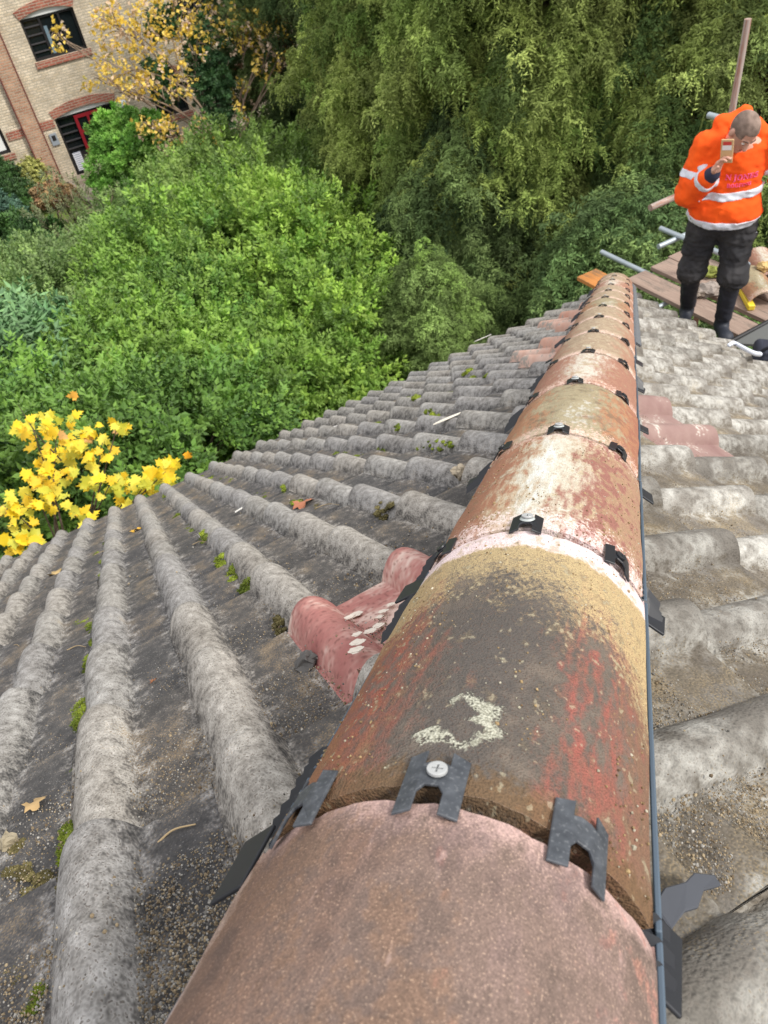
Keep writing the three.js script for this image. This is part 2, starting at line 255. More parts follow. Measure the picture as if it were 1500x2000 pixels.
const recipes = {
  // nearest tile: mauve brown with rubbed pink edges
  front: (a, v, n) => { let c = layer([104, 88, 80], [136, 114, 104], 0.5 + 0.8 * n.big + 0.6 * n.med); c = layer(c, [122, 92, 74], G(-a / 60 + n.big, n, 0.0, 0.9) * 0.6); c = layer(c, [170, 142, 138], M(n.big * 1.1 + 0.5 * n.streak + 0.3 * n.med + 0.06 * n.g + (a - 24) / 150, 0.0, 0.75) * 0.6); c = layer(c, [198, 166, 160], M(v + 0.05 * n.med + 0.03 * n.big + 0.01 * n.g, 0.93, 1.0) * 0.75); c = layer(c, [178, 118, 104], G(n.med + 0.3 * n.streak + (a - 30) / 200, n, 0.25, 0.6) * 0.5); c = layer(c, [216, 200, 196], G(-(a + 53) / 12 + 0.6 * n.med, n, 0, 0.5) * 0.8); c = layer(c, [78, 66, 62], M(n.big + 0.7 * n.med + 0.25 * n.rough, 0.05, 0.5) * 0.5); c = layer(c, [124, 96, 76], M(-n.big + 0.5 * n.med + 0.3 * n.rough - a / 140, 0.1, 0.5) * 0.5); c = layer(c, [186, 164, 158], M(n.streak + 0.6 * n.rough + 0.3 * n.med, 0.5, 0.9) * 0.4); return layer(c, [190, 166, 140], M(n.fine + n.g * 0.6, 0.62, 0.8) * 0.5); },
  // second tile: black weathering, red sides, ochre lichen dust at the top, a ring of grey lichen
  ring: (a, v, n) => {
    let c = layer([108, 98, 88], [84, 78, 72], 0.5 + n.big + n.med); c = layer(c, [82, 77, 73], G(0.8 - Math.abs(a + 2 - 8 * n.big) / 34 - Math.abs(v - 0.5) * 0.5 + 0.4 * n.med, n, 0.0, 0.6) * 0.85);
    c = layer(c, [142, 86, 72], G(Math.abs(a - 3) / 55 - 0.15 * v + 0.6 * n.big + 0.5 * n.streak, n, 0.3, 0.9) * 0.85); c = layer(c, [154, 84, 74], G(a / 40 + 0.9 * n.med + 0.5 * n.streak - Math.abs(a - 26) / 30 - 0.2 * v, n, 0.3, 1.0) * 0.75); c = layer(c, [160, 78, 62], G(-a / 60 + 0.9 * n.med - Math.abs(a + 36) / 30 - 0.3 * Math.abs(v - 0.25), n, 0.3, 0.8) * 0.7);
    c = layer(c, [150, 108, 70], G(-a / 60 + 0.5 * n.big + 0.4 * n.med - 0.1, n, 0.4, 0.9) * 0.7);
    c = layer(c, [120, 96, 74], G((a - 40) / 20 + n.med + 0.4 * n.big, n, 0, 0.8) * 0.75);
    c = layer(c, [188, 166, 122], G(v + 0.2 * Math.pow(Math.abs(a + 5) / 60, 2) + 0.16 * n.big + 0.14 * n.med, n, 0.58, 0.84) * 0.9);
    c = layer(c, [120, 106, 84], G(n.med + 0.4 * n.big, n, 0.15, 0.5) * 0.5);
    c = pitD(c, n, 0.55); c = layer(c, [104, 80, 54], (1 - M(v + 0.04 * n.rough, 0.02, 0.07)) * 0.8);
    c = layer(c, [224, 204, 203], M(v + 0.03 * n.med + 0.016 * n.rough, 0.88, 0.91) * (1 - 0.4 * M(n.med + 0.5 * n.streak, 0.1, 0.5)));
    const dx = (a + 5) * 0.00253, dy = (v - 0.158) * 0.437, th = Math.atan2(dy, dx), d = Math.hypot(dx * 0.95, dy * 1.05) + 0.004 * Math.sin(th * 3 + 1) + 0.003 * Math.sin(th * 7), open = Math.cos(th - 2.85) > 0.62 ? 0.02 : 0, wid = 0.0058 + 0.0035 * Math.sin(th * 2.3 + 0.6);
    const rg = M(n.med + 0.9 * n.rough + 0.5 * n.g, -0.55, -0.25) - M(Math.abs(d - 0.025) + 0.005 * n.med + 0.007 * n.rough + 0.003 * n.fine + open, wid, wid + 0.0025); c = layer(c, mix3([146, 145, 128], [182, 182, 166], clamp(0.5 + n.rough + n.g)), rg * 0.95); if (rg > 0.5) c = [...c, 0.7];
    else if (M(n.med + 0.9 * n.rough, 0.5, 0.7) > 0.4) c = layer(c, [164, 158, 134], 0.5);
    return c;
  },
  // third: chalky white centre between orange and red flanks
  chalk: (a, v, n) => { let c = layer([160, 112, 86], [148, 100, 88], M(a, -10, 10)); c = layer(c, [138, 110, 84], G(n.med + 0.4 * n.big, n, 0.0, 0.5) * 0.7); c = layer(c, [180, 160, 128], G(0.9 - Math.abs(a + 4 + 16 * n.big - 12 * (v - 0.5)) / 44 + 0.6 * n.streak, n, 0.2, 0.7) * 0.8); c = layer(c, [204, 200, 184], G(0.95 - Math.abs(a + 2 + 14 * n.big) / 32 - 0.5 * Math.abs(v - 0.5) + 0.6 * n.streak + 0.3 * n.med, n, -0.05, 0.85)); c = layer(c, [212, 213, 207], G(0.8 - Math.abs(a + 6) / 17 - Math.abs(v - 0.5) + 0.9 * n.streak, n, 0.2, 0.8)); c = layer(c, [176, 152, 116], G(n.med + 0.5 * n.streak + (a - 5) / 60, n, 0.25, 0.7) * 0.55); c = pitD(c, n, 0.45); c = band(c, n, v, 0.09, [224, 204, 202]); return band(c, n, v, 0.95, [206, 178, 168], 0.7); },
  // fourth: olive top with orange flanks
  olive: (a, v, n) => { let c = layer([164, 153, 124], [142, 130, 102], 0.5 + n.big + n.med); c = layer(c, [196, 194, 184], G(0.3 + n.med + 0.8 * n.streak - Math.abs(a - 10) / 40 - Math.abs(v - 0.3), n, -0.1, 0.5) * 0.85); c = layer(c, [166, 116, 84], G(Math.abs(a) / 60 + 0.5 * n.big + 0.5 * n.streak, n, 0.25, 0.7) * 0.9); c = layer(c, [104, 92, 74], G(n.big + n.med, n, 0.2, 0.6) * 0.5); c = layer(c, [150, 94, 76], G(a / 60 + 0.6 * n.med, n, 0.6, 1) * 0.7); c = pitD(c, n, 0.45); return band(c, n, v, 0.08, [214, 186, 172]); },
  red: (a, v, n) => { let c = layer([160, 118, 96], [150, 102, 86], 0.5 + n.big + n.med); c = layer(c, [202, 196, 182], G(0.95 - Math.abs(a + 2 + 14 * n.big) / 34 + 0.6 * n.streak - 0.5 * Math.abs(v - 0.6), n, -0.05, 0.85)); c = layer(c, [168, 146, 114], G(n.med + n.big, n, 0.1, 0.5) * 0.6); c = pitD(c, n, 0.45); return band(c, n, v, 0.08, [212, 184, 170]); },
  far: (a, v, n) => { let c = layer([172, 154, 128], [150, 128, 106], 0.5 + n.big + n.med); c = layer(c, [200, 192, 166], G(n.big + n.streak * 0.8 - Math.abs(a) / 90, n, 0.0, 0.45) * 0.8); c = layer(c, [164, 118, 96], G(Math.abs(a) / 60 + 0.5 * n.big + 0.3 * n.streak - 0.1, n, 0.3, 0.8) * 0.85); c = pitD(c, n, 0.45); return band(c, n, v, 0.09, [214, 186, 172]); },
};
const hipMat = {}; let hs = 50;
for (const k in recipes) { const T = hipTex(['front', 'ring', 'chalk'].includes(k) ? 1024 : 512, recipes[k], hs += 13); hipMat[k] = std({ map: T.map, bumpMap: T.bumpMap, bumpScale: k === 'front' ? 0.0009 : 0.003, roughness: 0.88 }); }
function hipGeo(v, len, cut0) {
  const A = 40, Zs = 14, pos = [], uv = [], idx = [], th = 0.014;
  const pt = (a, z, r, w = 1) => { const rad = r + w * (0.0022 * gn(a * 2.2 + v * 3, z * 7 + v, 256, 256, 60 + v) + 0.0012 * gn(a * 9, z * 30 + v, 256, 256, 61)); pos.push(Math.sin(a) * rad, Math.cos(a) * rad - HR, -z); };
  const grid = (o, w, h) => { for (let j = 0; j < h - 1; j++) for (let i = 0; i < w - 1; i++) { const a = o + j * w + i; idx.push(a, a + 1, a + w, a + 1, a + w + 1, a + w); } };
  const zAt = (j) => { const f = j / Zs; return len * (f < 0.5 ? 2 * f * f * 0.5 + f * 0.5 : 1 - (2 * (1 - f) * (1 - f) * 0.5 + (1 - f) * 0.5)); };
  const endJ = (a, e) => 0.0018 * gn(a * 12, v * 3 + e * 7, 256, 256, 70);
  for (let j = 0; j <= Zs; j++) for (let i = 0; i <= A; i++) { const a = (i / A * 2 - 1) * SEGA, z = zAt(j), rim = (j === 0 || j === Zs) ? -0.002 : 0; pt(a, z + (j === 0 ? endJ(a, 0) : j === Zs ? endJ(a, 1) : 0), HR + rim); uv.push(i / A, z / len); }
  grid(0, A + 1, Zs + 1);
  const o1 = pos.length / 3; for (const z of [0, len]) for (let i = 0; i <= A; i++) { const a = (i / A * 2 - 1) * SEGA; pt(a, z, HR - th, 0); uv.push(i / A, z / len); } grid(o1, A + 1, 2);
  for (const [z, e] of [[0, 0], [len, 1]]) { const o = pos.length / 3; for (const r of [-0.002, -th]) for (let i = 0; i <= A; i++) { const a = (i / A * 2 - 1) * SEGA; pt(a, z + endJ(a, e), HR + r, r > -0.01 ? 1 : 0); uv.push(i / A, e ? 0.99 + r * 2.2 : 0.01 - r * 2.2); } grid(o, A + 1, 2); }
  for (const sg of [-1, 1]) { const o = pos.length / 3; for (const r of [0, -th]) for (let j = 0; j <= Zs; j++) { pt(sg * SEGA, zAt(j), HR + r, r === 0 ? 1 : 0); uv.push(sg < 0 ? 0.005 - r : 0.995 + r, zAt(j) / len); } grid(o, Zs + 1, 2); }
  const g = new THREE.BufferGeometry(); g.setAttribute('position', new THREE.Float32BufferAttribute(pos, 3)); g.setAttribute('uv', new THREE.Float32BufferAttribute(uv, 2)); g.setIndex(idx); g.computeVertexNormals(); return g;
}
// H-shaped clip bridging a joint, bent to the tile
function clipGeo(a0, twist, sc = 1, lift = 0.001) {
  const s = new THREE.Shape(); const P = [[-0.0215, 0.027], [-0.0095, 0.03], [-0.0095, 0.0155], [-0.004, 0.0185], [0.004, 0.0185], [0.0095, 0.0155], [0.0095, 0.03], [0.0215, 0.027], [0.0215, -0.03], [0.0095, -0.031], [0.0095, -0.012], [0.005, -0.0045], [-0.005, -0.0045], [-0.0095, -0.012], [-0.0095, -0.03], [-0.0215, -0.031]];
  P.forEach(([x, y], i) => i ? s.lineTo(x * sc, y * sc) : s.moveTo(x * sc, y * sc)); s.closePath();
  let g = new THREE.ExtrudeGeometry(s, { depth: 0.0012, bevelEnabled: true, bevelThickness: 0.0006, bevelSize: 0.0006, bevelSegments: 1 });
  const p = g.attributes.position, c = Math.cos(twist), t = Math.sin(twist), u = g.attributes.uv;
  for (let i = 0; i < p.count; i++) { const x0 = p.getX(i), y0 = p.getY(i), x = x0 * c - y0 * t, y = x0 * t + y0 * c, bow = Math.abs(x0) < 0.0098 * sc ? 0.0025 : 0.0015 * (Math.abs(y0) / 0.03) * -0.6, r = HR + lift + p.getZ(i) + bow, a = a0 + x / HR; u.setXY(i, x0 * 12, y0 * 12); p.setXYZ(i, Math.sin(a) * r, Math.cos(a) * r - HR, -y); }
  g.computeVertexNormals(); return g;
}
function screwGeo() { const s = new THREE.Shape(); s.absarc(0, 0, 0.006, 0, Math.PI * 2, false); const h = new THREE.Path(); const w = 0.0012, L = 0.0042; [[-w, -L], [w, -L], [w, -w], [L, -w], [L, w], [w, w], [w, L], [-w, L], [-w, w], [-L, w], [-L, -w], [-w, -w]].forEach(([x, y], i) => i ? h.lineTo(x, y) : h.moveTo(x, y)); h.closePath(); s.holes.push(h); const g = new THREE.ExtrudeGeometry(s, { depth: 0.0016, bevelEnabled: true, bevelThickness: 0.0005, bevelSize: 0.0006, bevelSegments: 2, curveSegments: 20 }); g.rotateX(-Math.PI / 2); return g; }
const onArc = (o, a, y, r) => { o.position.set(Math.sin(a) * r, Math.cos(a) * r - HR, -y); o.rotation.z = -a; return o; };
const arcBand = (r, y0, y1, a0, a1, n = 24) => { const g = new THREE.CylinderGeometry(r, r, y1 - y0, n, 1, true, a0, a1 - a0); g.rotateX(Math.PI / 2); g.rotateZ(Math.PI / 2); g.translate(0, 0, 0); const p = g.attributes.position; for (let i = 0; i < p.count; i++) { const u = i % (n + 1) / n, a = a0 + (a1 - a0) * u, t = i > n ? y1 : y0; p.setXYZ(i, Math.sin(a) * r, Math.cos(a) * r - HR, -t); } g.computeVertexNormals(); return g; };
const hipFrame = new THREE.Matrix4().makeBasis(P3(1, 0, 0), P3(NH), P3(neg(DH)));
const kinds = ['front', 'front', 'ring', 'chalk', 'olive', 'red', 'far', 'far', 'far', 'olive', 'far', 'far', 'red', 'far', 'far'];
const hipLabels = ['', 'mauve brown hip tile with rubbed pink rim', 'blackened hip tile with red flanks and a ring of grey lichen', 'chalky white hip tile with orange flanks', 'olive hip tile with orange flanks'];
const hipGeos = [0, 1, 2].map((v) => hipGeo(v, HL - 0.013));
const D2R = Math.PI / 180;
for (let k = -2; k <= 12; k++) {
  const i = k + 2, t = mesh('hip_tile', hipGeos[i % 3], hipMat[kinds[i]], roof);
  const m = hipFrame.clone().setPosition(P3(add3(DH.map((x) => x * (k * HL + 0.0075)), [rr(-0.002, 0.002), 0, 0], k < 1 ? 0 : 1))); m.decompose(t.position, t.quaternion, t.scale);
  if (k > 1) t.rotateY(rr(-0.008, 0.008));
  if (hipLabels[i]) t.userData.label = hipLabels[i];
  const part = (n, g, mm) => mesh(n, g, mm, t);
  // the joint at this tile's upper end: strip beneath, clips, screws, side tabs
  part('joint_strip', arcBand(HR - 0.0155, -0.035, 0.025, -1.04, 1.04), stripMat);
  const sp = k === 0 ? [[-4.4, 0.03], [-42.5, 0.02], [32.3, -0.02]] : k === 1 ? [[-3.6, 0.03], [-47, 0.05], [40, 0.02]] : [[-2 + rr(-4, 2), rr(-0.08, 0.08)], [-44 + rr(-3, 3), rr(-0.1, 0.1)], [39.5 + rr(-2, 2), rr(-0.1, 0.1)]];
  sp.forEach(([a, tw], j) => {
    part('clip', clipGeo(a * D2R, tw, k < 1 ? 0.88 : 0.8, 0.0016), k === 0 ? clipMat : blackPlastic);
    if (k === 0 && j > 0) return;
    if (k > 0 && !j && k < 4) { const wsh = part('washer', new THREE.CylinderGeometry(0.0075, 0.009, 0.002, 24), k < 4 ? washerMat : clipMat); onArc(wsh, a * D2R, 0.006, HR + 0.0075); }
    const sc = part('screw', screwGeo(), k > 0 && j ? blackPlastic : screwMat); if (k < 4 && !j) onArc(part('screw_recess', new THREE.CylinderGeometry(0.0052, 0.0052, 0.0008, 16), recessMat), a * D2R + (k ? 0 : 0.01), 0.006, HR + (k ? 0.0093 : 0.0076)); onArc(sc, a * D2R + (k ? 0 : 0.01), 0.006, HR + (k ? (j ? 0.0065 : 0.0095) : 0.0078));
  });
  for (const sg of [-1, 1]) {
    const tab = part('side_tab', new RoundedBoxGeometry(k === 0 ? 0.034 : sg > 0 ? 0.034 : 0.044, 0.0035, k === 0 ? 0.056 : 0.046, 2, 0.0015), tabPlastic);
    const w = k === 0 ? (sg < 0 ? 0.0 : -0.012) : 0; tab.position.set(sg * ((k > 0 && sg > 0 ? 0.137 : 0.142) + w), k === 0 ? -0.088 : -0.096, (k === 0 ? (sg < 0 ? 0.012 : 0.006) : rr(0.0, 0.015))); tab.rotation.set(rr(-0.08, 0.08), rr(-0.08, 0.08), -sg * (k === 0 ? (sg > 0 ? 0.7 : 0.75) : 0.5 + rr(-0.08, 0.08)));
    const st = part('edge_strip', new RoundedBoxGeometry(0.0045, 0.018, HL - 0.006, 1, 0.0015), stripMat); st.position.set(sg * 0.1295, sg < 0 ? -0.091 : -0.087, -HL / 2); st.rotation.z = sg * 0.12;
  }
}
// pleated black skirt between the hip tiles and the slopes, where it shows
function skirt(side, y0, y1, out, m) {
  const n = Math.max(4, Math.round((y1 - y0) / 0.0075)), pos = [], idx = [], uv = []; const sg = side ? 1 : -1;
  for (let i = 0; i <= n; i++) for (let j = 0; j < 3; j++) { const y = lerp(y0, y1, i / n), o = [0, 0.5, 1][j] * out * (1 + 0.12 * gn(i * 0.3, side, 256, 256, 5)); pos.push(sg * (0.118 + o), -0.078 - o * (0.75 + 0.25 * gn(y * 9, side)) + ((i % 2) - 0.5) * 0.012 + (j === 1 ? 0.004 : 0), -y); uv.push(i * 0.1, j * 0.5); }
  for (let i = 0; i < n; i++) for (let j = 0; j < 2; j++) { const a = i * 3 + j; idx.push(a, a + 1, a + 3, a + 1, a + 4, a + 3); }
  let g = new THREE.BufferGeometry(); g.setAttribute('position', new THREE.Float32BufferAttribute(pos, 3)); g.setAttribute('uv', new THREE.Float32BufferAttribute(uv, 2)); g.setIndex(idx); g = g.toNonIndexed(); g.computeVertexNormals();
  const o = mesh('pleated_skirt', g, m, roof); hipFrame.decompose(o.position, o.quaternion, o.scale); return o;
}
for (const [a, b, w] of [[0.035, 0.115, 0.024], [0.33, 0.4, 0.03], [0.47, 0.54, 0.032], [0.86, 0.97, 0.04], [1.3, 1.42, 0.04], [1.75, 1.9, 0.035], [2.6, 2.75, 0.045], [3.5, 3.7, 0.045], [4.2, 4.5, 0.045], [5, 5.3, 0.045]]) skirt(0, a, b, w, blackPlastic);
for (const [a, b, w] of [[-0.02, 0.02, 0.02], [0.45, 0.5, 0.03], [1.8, 1.9, 0.03], [2.7, 3.3, 0.035], [3.4, 3.9, 0.035], [4, 5.8, 0.035]]) skirt(1, a, b, w, a > 2 ? clipMat : blackPlastic);
//@@PART2
// ---------------------------------------------------------------- ground, lawn, path
{
  const T = makeTex(512, 512, (u, v) => { const b = fbm(u, v, 5, 4, 2), m = fbm(u, v, 40, 3, 6); let c = mix3([58, 52, 40], [84, 74, 52], clamp(0.5 + b + m)); c = mix3(c, [64, 78, 36], sst(0, 0.3, b + 0.5 * m)); return [...c, 0.5 + m]; });
  T.map.repeat.set(40, 40); T.bumpMap.repeat.set(40, 40);
  const g = mesh('ground', new THREE.PlaneGeometry(240, 240, 1, 1), std({ map: T.map, bumpMap: T.bumpMap, bumpScale: 0.03 }), scene); g.rotation.x = -Math.PI / 2; g.position.y = GROUND; g.userData.kind = 'structure';
  const sheet = (name, px, z, m, kind) => { const pts = px.map(([x, y]) => onZ(x, y, z)), s = new THREE.Shape(pts.map((p) => new THREE.Vector2(p[0], p[1]))), q = mesh(name, new THREE.ShapeGeometry(s), m, scene); q.rotation.x = -Math.PI / 2; q.position.y = z; q.userData.kind = kind; return q; };
  sheet('lawn', [[20, 405], [90, 372], [170, 395], [140, 440], [40, 450]], GROUND + 0.01, std({ color: lin(96, 118, 44) }), 'structure');
  sheet('path', [[130, 352], [200, 352], [330, 440], [300, 480], [180, 400]], GROUND + 0.005, std({ color: lin(150, 140, 128) }), 'structure');
  sheet('path', [[0, 440], [40, 425], [110, 470], [90, 520], [0, 500]], GROUND + 0.004, std({ color: lin(112, 100, 86) }), 'structure');
}

// ---------------------------------------------------------------- brick building across the garden
{
  const brick = (base, alt) => { const T = makeTex(1024, 1024, (u, v) => { const row = Math.floor(v * 24), uu = u * 8 + (row % 2) * 0.5, bi = Math.floor(uu) % 8, fx = uu - Math.floor(uu), fy = v * 24 - row, h = PERM[(PERM[bi * 7 + row & 255] + row * 3) & 255] / 255, m = fbm(u, v, 60, 2, 4), e = Math.min(Math.min(fx, 1 - fx) * 3, Math.min(fy, 1 - fy)); const mo = 1 - sst(0.07, 0.14, e + 0.05 * m); let c = mix3(base, alt, h); c = mixN(c, 1 + 0.25 * m + 0.2 * fbm(u, v, 4, 3, 9)); return [...mix3(c, [176, 168, 150], mo), 0.7 - 0.5 * mo + 0.2 * m]; }); for (const t of [T.map, T.bumpMap]) t.repeat.set(1 / 1.8, 1 / 1.8); return std({ map: T.map, bumpMap: T.bumpMap, bumpScale: 0.012 }); };
  const stock = brick([216, 202, 180], [198, 182, 156]), red = brick([168, 104, 84], [150, 84, 68]), pink = brick([186, 150, 124], [166, 124, 100]);
  const dark = std({ color: lin(36, 34, 36), roughness: 0.5 }), glass = std({ color: lin(26, 32, 34), roughness: 0.08 }), white = std({ color: lin(226, 228, 226), roughness: 0.6 }), redPaint = std({ color: lin(150, 28, 40), roughness: 0.5 });
  const b = thing('brick_building', 'yellow brick building with red brick arches, black windows and a red door', 'building', P3(-18.53, 22.42, GROUND)); b.rotation.y = Math.PI / 4;
  const rect = (x0, y0, x1, y1) => { const s = new THREE.Path(); s.moveTo(x0, y0); s.lineTo(x1, y0); s.lineTo(x1, y1); s.lineTo(x0, y1); s.closePath(); return s; };
  const archHole = (x0, y0, x1, y1, r) => { const s = new THREE.Path(); s.moveTo(x0, y0); s.lineTo(x1, y0); s.lineTo(x1, y1); s.quadraticCurveTo((x0 + x1) / 2, y1 + 2 * r, x0, y1); s.closePath(); return s; };
  const ext = (s, d, z0) => { const g = new THREE.ExtrudeGeometry(s, { depth: d, bevelEnabled: false, curveSegments: 16 }); g.translate(0, 0, z0); return g; };
  const box = (x0, y0, z0, x1, y1, z1) => { const g = new THREE.BoxGeometry(x1 - x0, y1 - y0, z1 - z0); const p = g.attributes.position, n = g.attributes.normal, u = g.attributes.uv; g.translate((x0 + x1) / 2, (y0 + y1) / 2, (z0 + z1) / 2); for (let i = 0; i < p.count; i++) u.setXY(i, Math.abs(n.getX(i)) > 0.5 ? p.getZ(i) : p.getX(i), Math.abs(n.getY(i)) > 0.5 ? p.getZ(i) : p.getY(i)); return g; };
  const wall = new THREE.Shape(); wall.moveTo(-9, 0); wall.lineTo(16, 0); wall.lineTo(16, 7.4); wall.lineTo(-9, 7.4); wall.closePath();
  const wins = [[0.24, 3.56, 1.92, 4.7, 0.16], [-3.3, 3.56, -1.62, 4.7, 0.16], [3.45, 1.0, 4.6, 2.16, 0.12], [-3.3, 1.36, -1.62, 2.3, 0.02], [5.2, 3.56, 6.9, 4.7, 0.16], [7, 1.0, 8.4, 2.16, 0.14]];
  const door = [0.07, 0, 2.14, 1.92, 0.16];
  for (const h of [...wins, door]) wall.holes.push(archHole(...h));
  mesh('wall', ext(wall, 0.32, -0.32), stock, b);
  mesh('wall', box(-9, 0, -6, 16, 7.4, -4), stock, b);
  const roofG = new THREE.CylinderGeometry(0.01, 4.2, 2.6, 4, 1); roofG.rotateY(Math.PI / 4); roofG.scale(4.4, 1, 1.1); roofG.translate(3.5, 8.7, -2.9); mesh('roof', roofG, std({ color: lin(96, 84, 80) }), b);
  mesh('pilaster', box(-1.0, 0, 0.002, -0.47, 7.2, 0.13), pink, b);
  for (const x of [-1.02, -0.475]) mesh('pilaster_edge', box(x, 0, 0.004, x + 0.035, 7.2, 0.15), std({ color: lin(112, 62, 54) }), b);
  for (const [x0, x1] of [[-9, -3.4], [-1.55, -1.03], [-0.43, 0.02], [4.7, 6.9], [8.5, 16]]) mesh('brick_band', box(x0, 1.7, 0.001, x1, 1.95, 0.025), red, b);
  const arch = (x0, y1, x1, r, th) => { const s = new THREE.Shape(), xm = (x0 + x1) / 2; s.moveTo(x0, y1); s.quadraticCurveTo(xm, y1 + 2 * r, x1, y1); s.lineTo(x1 + 0.1, y1 + th * 0.9); s.quadraticCurveTo(xm, y1 + 2 * r + th * 1.05, x0 - 0.1, y1 + th * 0.9); s.closePath(); return ext(s, 0.03, 0.001); };
  const tymp = (x0, y1, x1, r) => { const s = new THREE.Shape(), xm = (x0 + x1) / 2; s.moveTo(x0, y1); s.quadraticCurveTo(xm, y1 + 2 * r, x1, y1); s.closePath(); return ext(s, 0.05, -0.1); };
  wins.forEach(([x0, y0, x1, y1, r], i) => {
    mesh('brick_arch', arch(x0, y1, x1, r, 0.24), red, b); mesh('arch_panel', tymp(x0, y1, x1, r), white, b);
    mesh('sill', box(x0 - 0.05, y0 - 0.18, 0.001, x1 + 0.08, y0, 0.05), red, b);
    const w = mesh('window', mergeGeometries([box(x0, y0, -0.16, x0 + 0.07, y1, -0.09), box(x1 - 0.07, y0, -0.16, x1, y1, -0.09), box(x0 + 0.07, y1 - 0.07, -0.16, x1 - 0.07, y1, -0.09), box(x0 + 0.07, y0, -0.16, x1 - 0.07, y0 + 0.08, -0.09)]), dark, b);
    const a = x0 + (x1 - x0) * 0.34, c = x0 + (x1 - x0) * 0.7;
    for (const x of [a, c]) mesh('mullion', box(x - 0.03, y0 + 0.08, -0.158, x + 0.03, y1 - 0.07, -0.095), dark, w);
    for (let k = 1; k < 5; k++) mesh('glazing_bar', box(x0 + 0.07, lerp(y0, y1, k / 5) - 0.018, -0.15, a - 0.03, lerp(y0, y1, k / 5) + 0.018, -0.1), std({ color: lin(64, 62, 64) }), w);
    mesh('pane', box(x0 + 0.07, y0 + 0.08, -0.145, x1 - 0.07, y1 - 0.07, -0.14), glass, w);
    if (i === 0) mesh('curtain', box(a + 0.06, y0 + 0.09, -0.138, a + 0.16, y1 - 0.3, -0.13), std({ color: lin(112, 134, 146) }), w);
    if (i === 3) mesh('blind', box(x0 + 0.1, y0 + 0.1, -0.138, x1 - 0.1, y1 - 0.1, -0.13), white, w);
  });
  { const [x0, y0, x1, y1, r] = door;
    mesh('brick_arch', arch(x0, y1, x1, r, 0.26), red, b); mesh('arch_panel', tymp(x0, y1, x1, r), white, b);
    const d = mesh('door_screen', mergeGeometries([box(x0, 0, -0.2, x0 + 0.08, y1, -0.1), box(x1 - 0.08, 0, -0.2, x1, y1, -0.1), box(x0 + 0.08, 0, -0.2, x1 - 0.08, 0.75, -0.12), box(x0 + 0.08, y1 - 0.07, -0.2, x1 - 0.08, y1, -0.1)]), dark, b);
    for (let k = 0; k < 4; k++) mesh('glazing_bar', box(x0 + 0.08, 0.9 + k * 0.24, -0.18, 0.68, 0.93 + k * 0.24, -0.11), std({ color: lin(64, 62, 64) }), d);
    mesh('pane', box(x0 + 0.08, 0.75, -0.19, x1 - 0.08, y1 - 0.07, -0.185), glass, d);
    const rd = mesh('door', mergeGeometries([box(0.7, 0.02, -0.118, 0.8, 1.85, -0.07), box(1.5, 0.02, -0.118, 1.6, 1.85, -0.07), box(0.8, 1.75, -0.118, 1.5, 1.85, -0.07), box(0.8, 1.3, -0.118, 1.5, 1.38, -0.07), box(1.11, 1.38, -0.118, 1.19, 1.75, -0.07), box(0.8, 0.02, -0.118, 1.5, 0.9, -0.075)]), redPaint, b);
    mesh('pane', box(0.8, 0.9, -0.11, 1.5, 1.75, -0.105), glass, rd);
    const nT = makeTex(64, 128, (u, v) => { const s = (v * 9) % 1; return s > 0.62 && u > 0.08 && u < 0.92 ? [150, 156, 176, 0.5] : [232, 234, 240, 0.5]; }, false);
    mesh('notice_board', box(0.2, 0.2, -0.118, 0.47, 0.78, -0.1), std({ map: nT.map }), d).geometry.attributes.uv.array.forEach((_, i, a) => { a[i] = i % 2 ? (a[i] - 0.2) / 0.58 : (a[i] - 0.2) / 0.27; });
    mesh('door_step', box(-0.1, 0, 0.002, 2.3, 0.12, 0.7), std({ color: lin(150, 138, 122) }), b);
  }
  const ic = mesh('intercom', box(-0.3, 1.2, 0.001, -0.06, 1.56, 0.05), std({ color: lin(150, 158, 166), roughness: 0.5 }), b); mesh('screen', box(-0.24, 1.34, 0.05, -0.12, 1.5, 0.056), dark, ic);
  const lamp = mesh('lamp_globe', new THREE.SphereGeometry(0.13, 20, 14), std({ color: lin(226, 234, 238), roughness: 0.4 }), b); lamp.position.set(2.36, 1.84, 0.2);
  mesh('lamp_bracket', box(2.32, 1.66, 0.001, 2.4, 1.72, 0.2), dark, lamp).position.set(-2.36, -1.84, -0.2);
}

// ---------------------------------------------------------------- foliage
const leafMat = (t = 0.35) => new THREE.MeshPhysicalMaterial({ side: THREE.DoubleSide, roughness: 0.75, transmission: t, thickness: 0 });
const needleMat = std({ roughness: 0.85 }), leafOpaque = std({ roughness: 0.6 }), leafSoft = leafMat(0.3);
function leaf(pos, p, d, side, l, w, bend = 0.15) { // two folded triangles from p along d
  const n = d.clone().cross(side).normalize(), s = side.clone().multiplyScalar(w), m = p.clone().addScaledVector(d, l * 0.45).addScaledVector(n, -l * bend * 0.5), t = p.clone().addScaledVector(d, l).addScaledVector(n, -l * bend);
  const a = m.clone().add(s).addScaledVector(n, w * 0.5), b = m.clone().sub(s).addScaledVector(n, w * 0.5);
  for (const q of [p, a, t, p, t, b]) pos.push(q.x, q.y, q.z);
}
const fromPos = (pos) => { const g = new THREE.BufferGeometry(); g.setAttribute('position', new THREE.Float32BufferAttribute(pos, 3)); g.computeVertexNormals(); return g; };
const rdir = () => { const z = rr(-1, 1), a = rr(0, 2 * Math.PI), r = Math.sqrt(1 - z * z); return V(r * Math.cos(a), z, r * Math.sin(a)); };
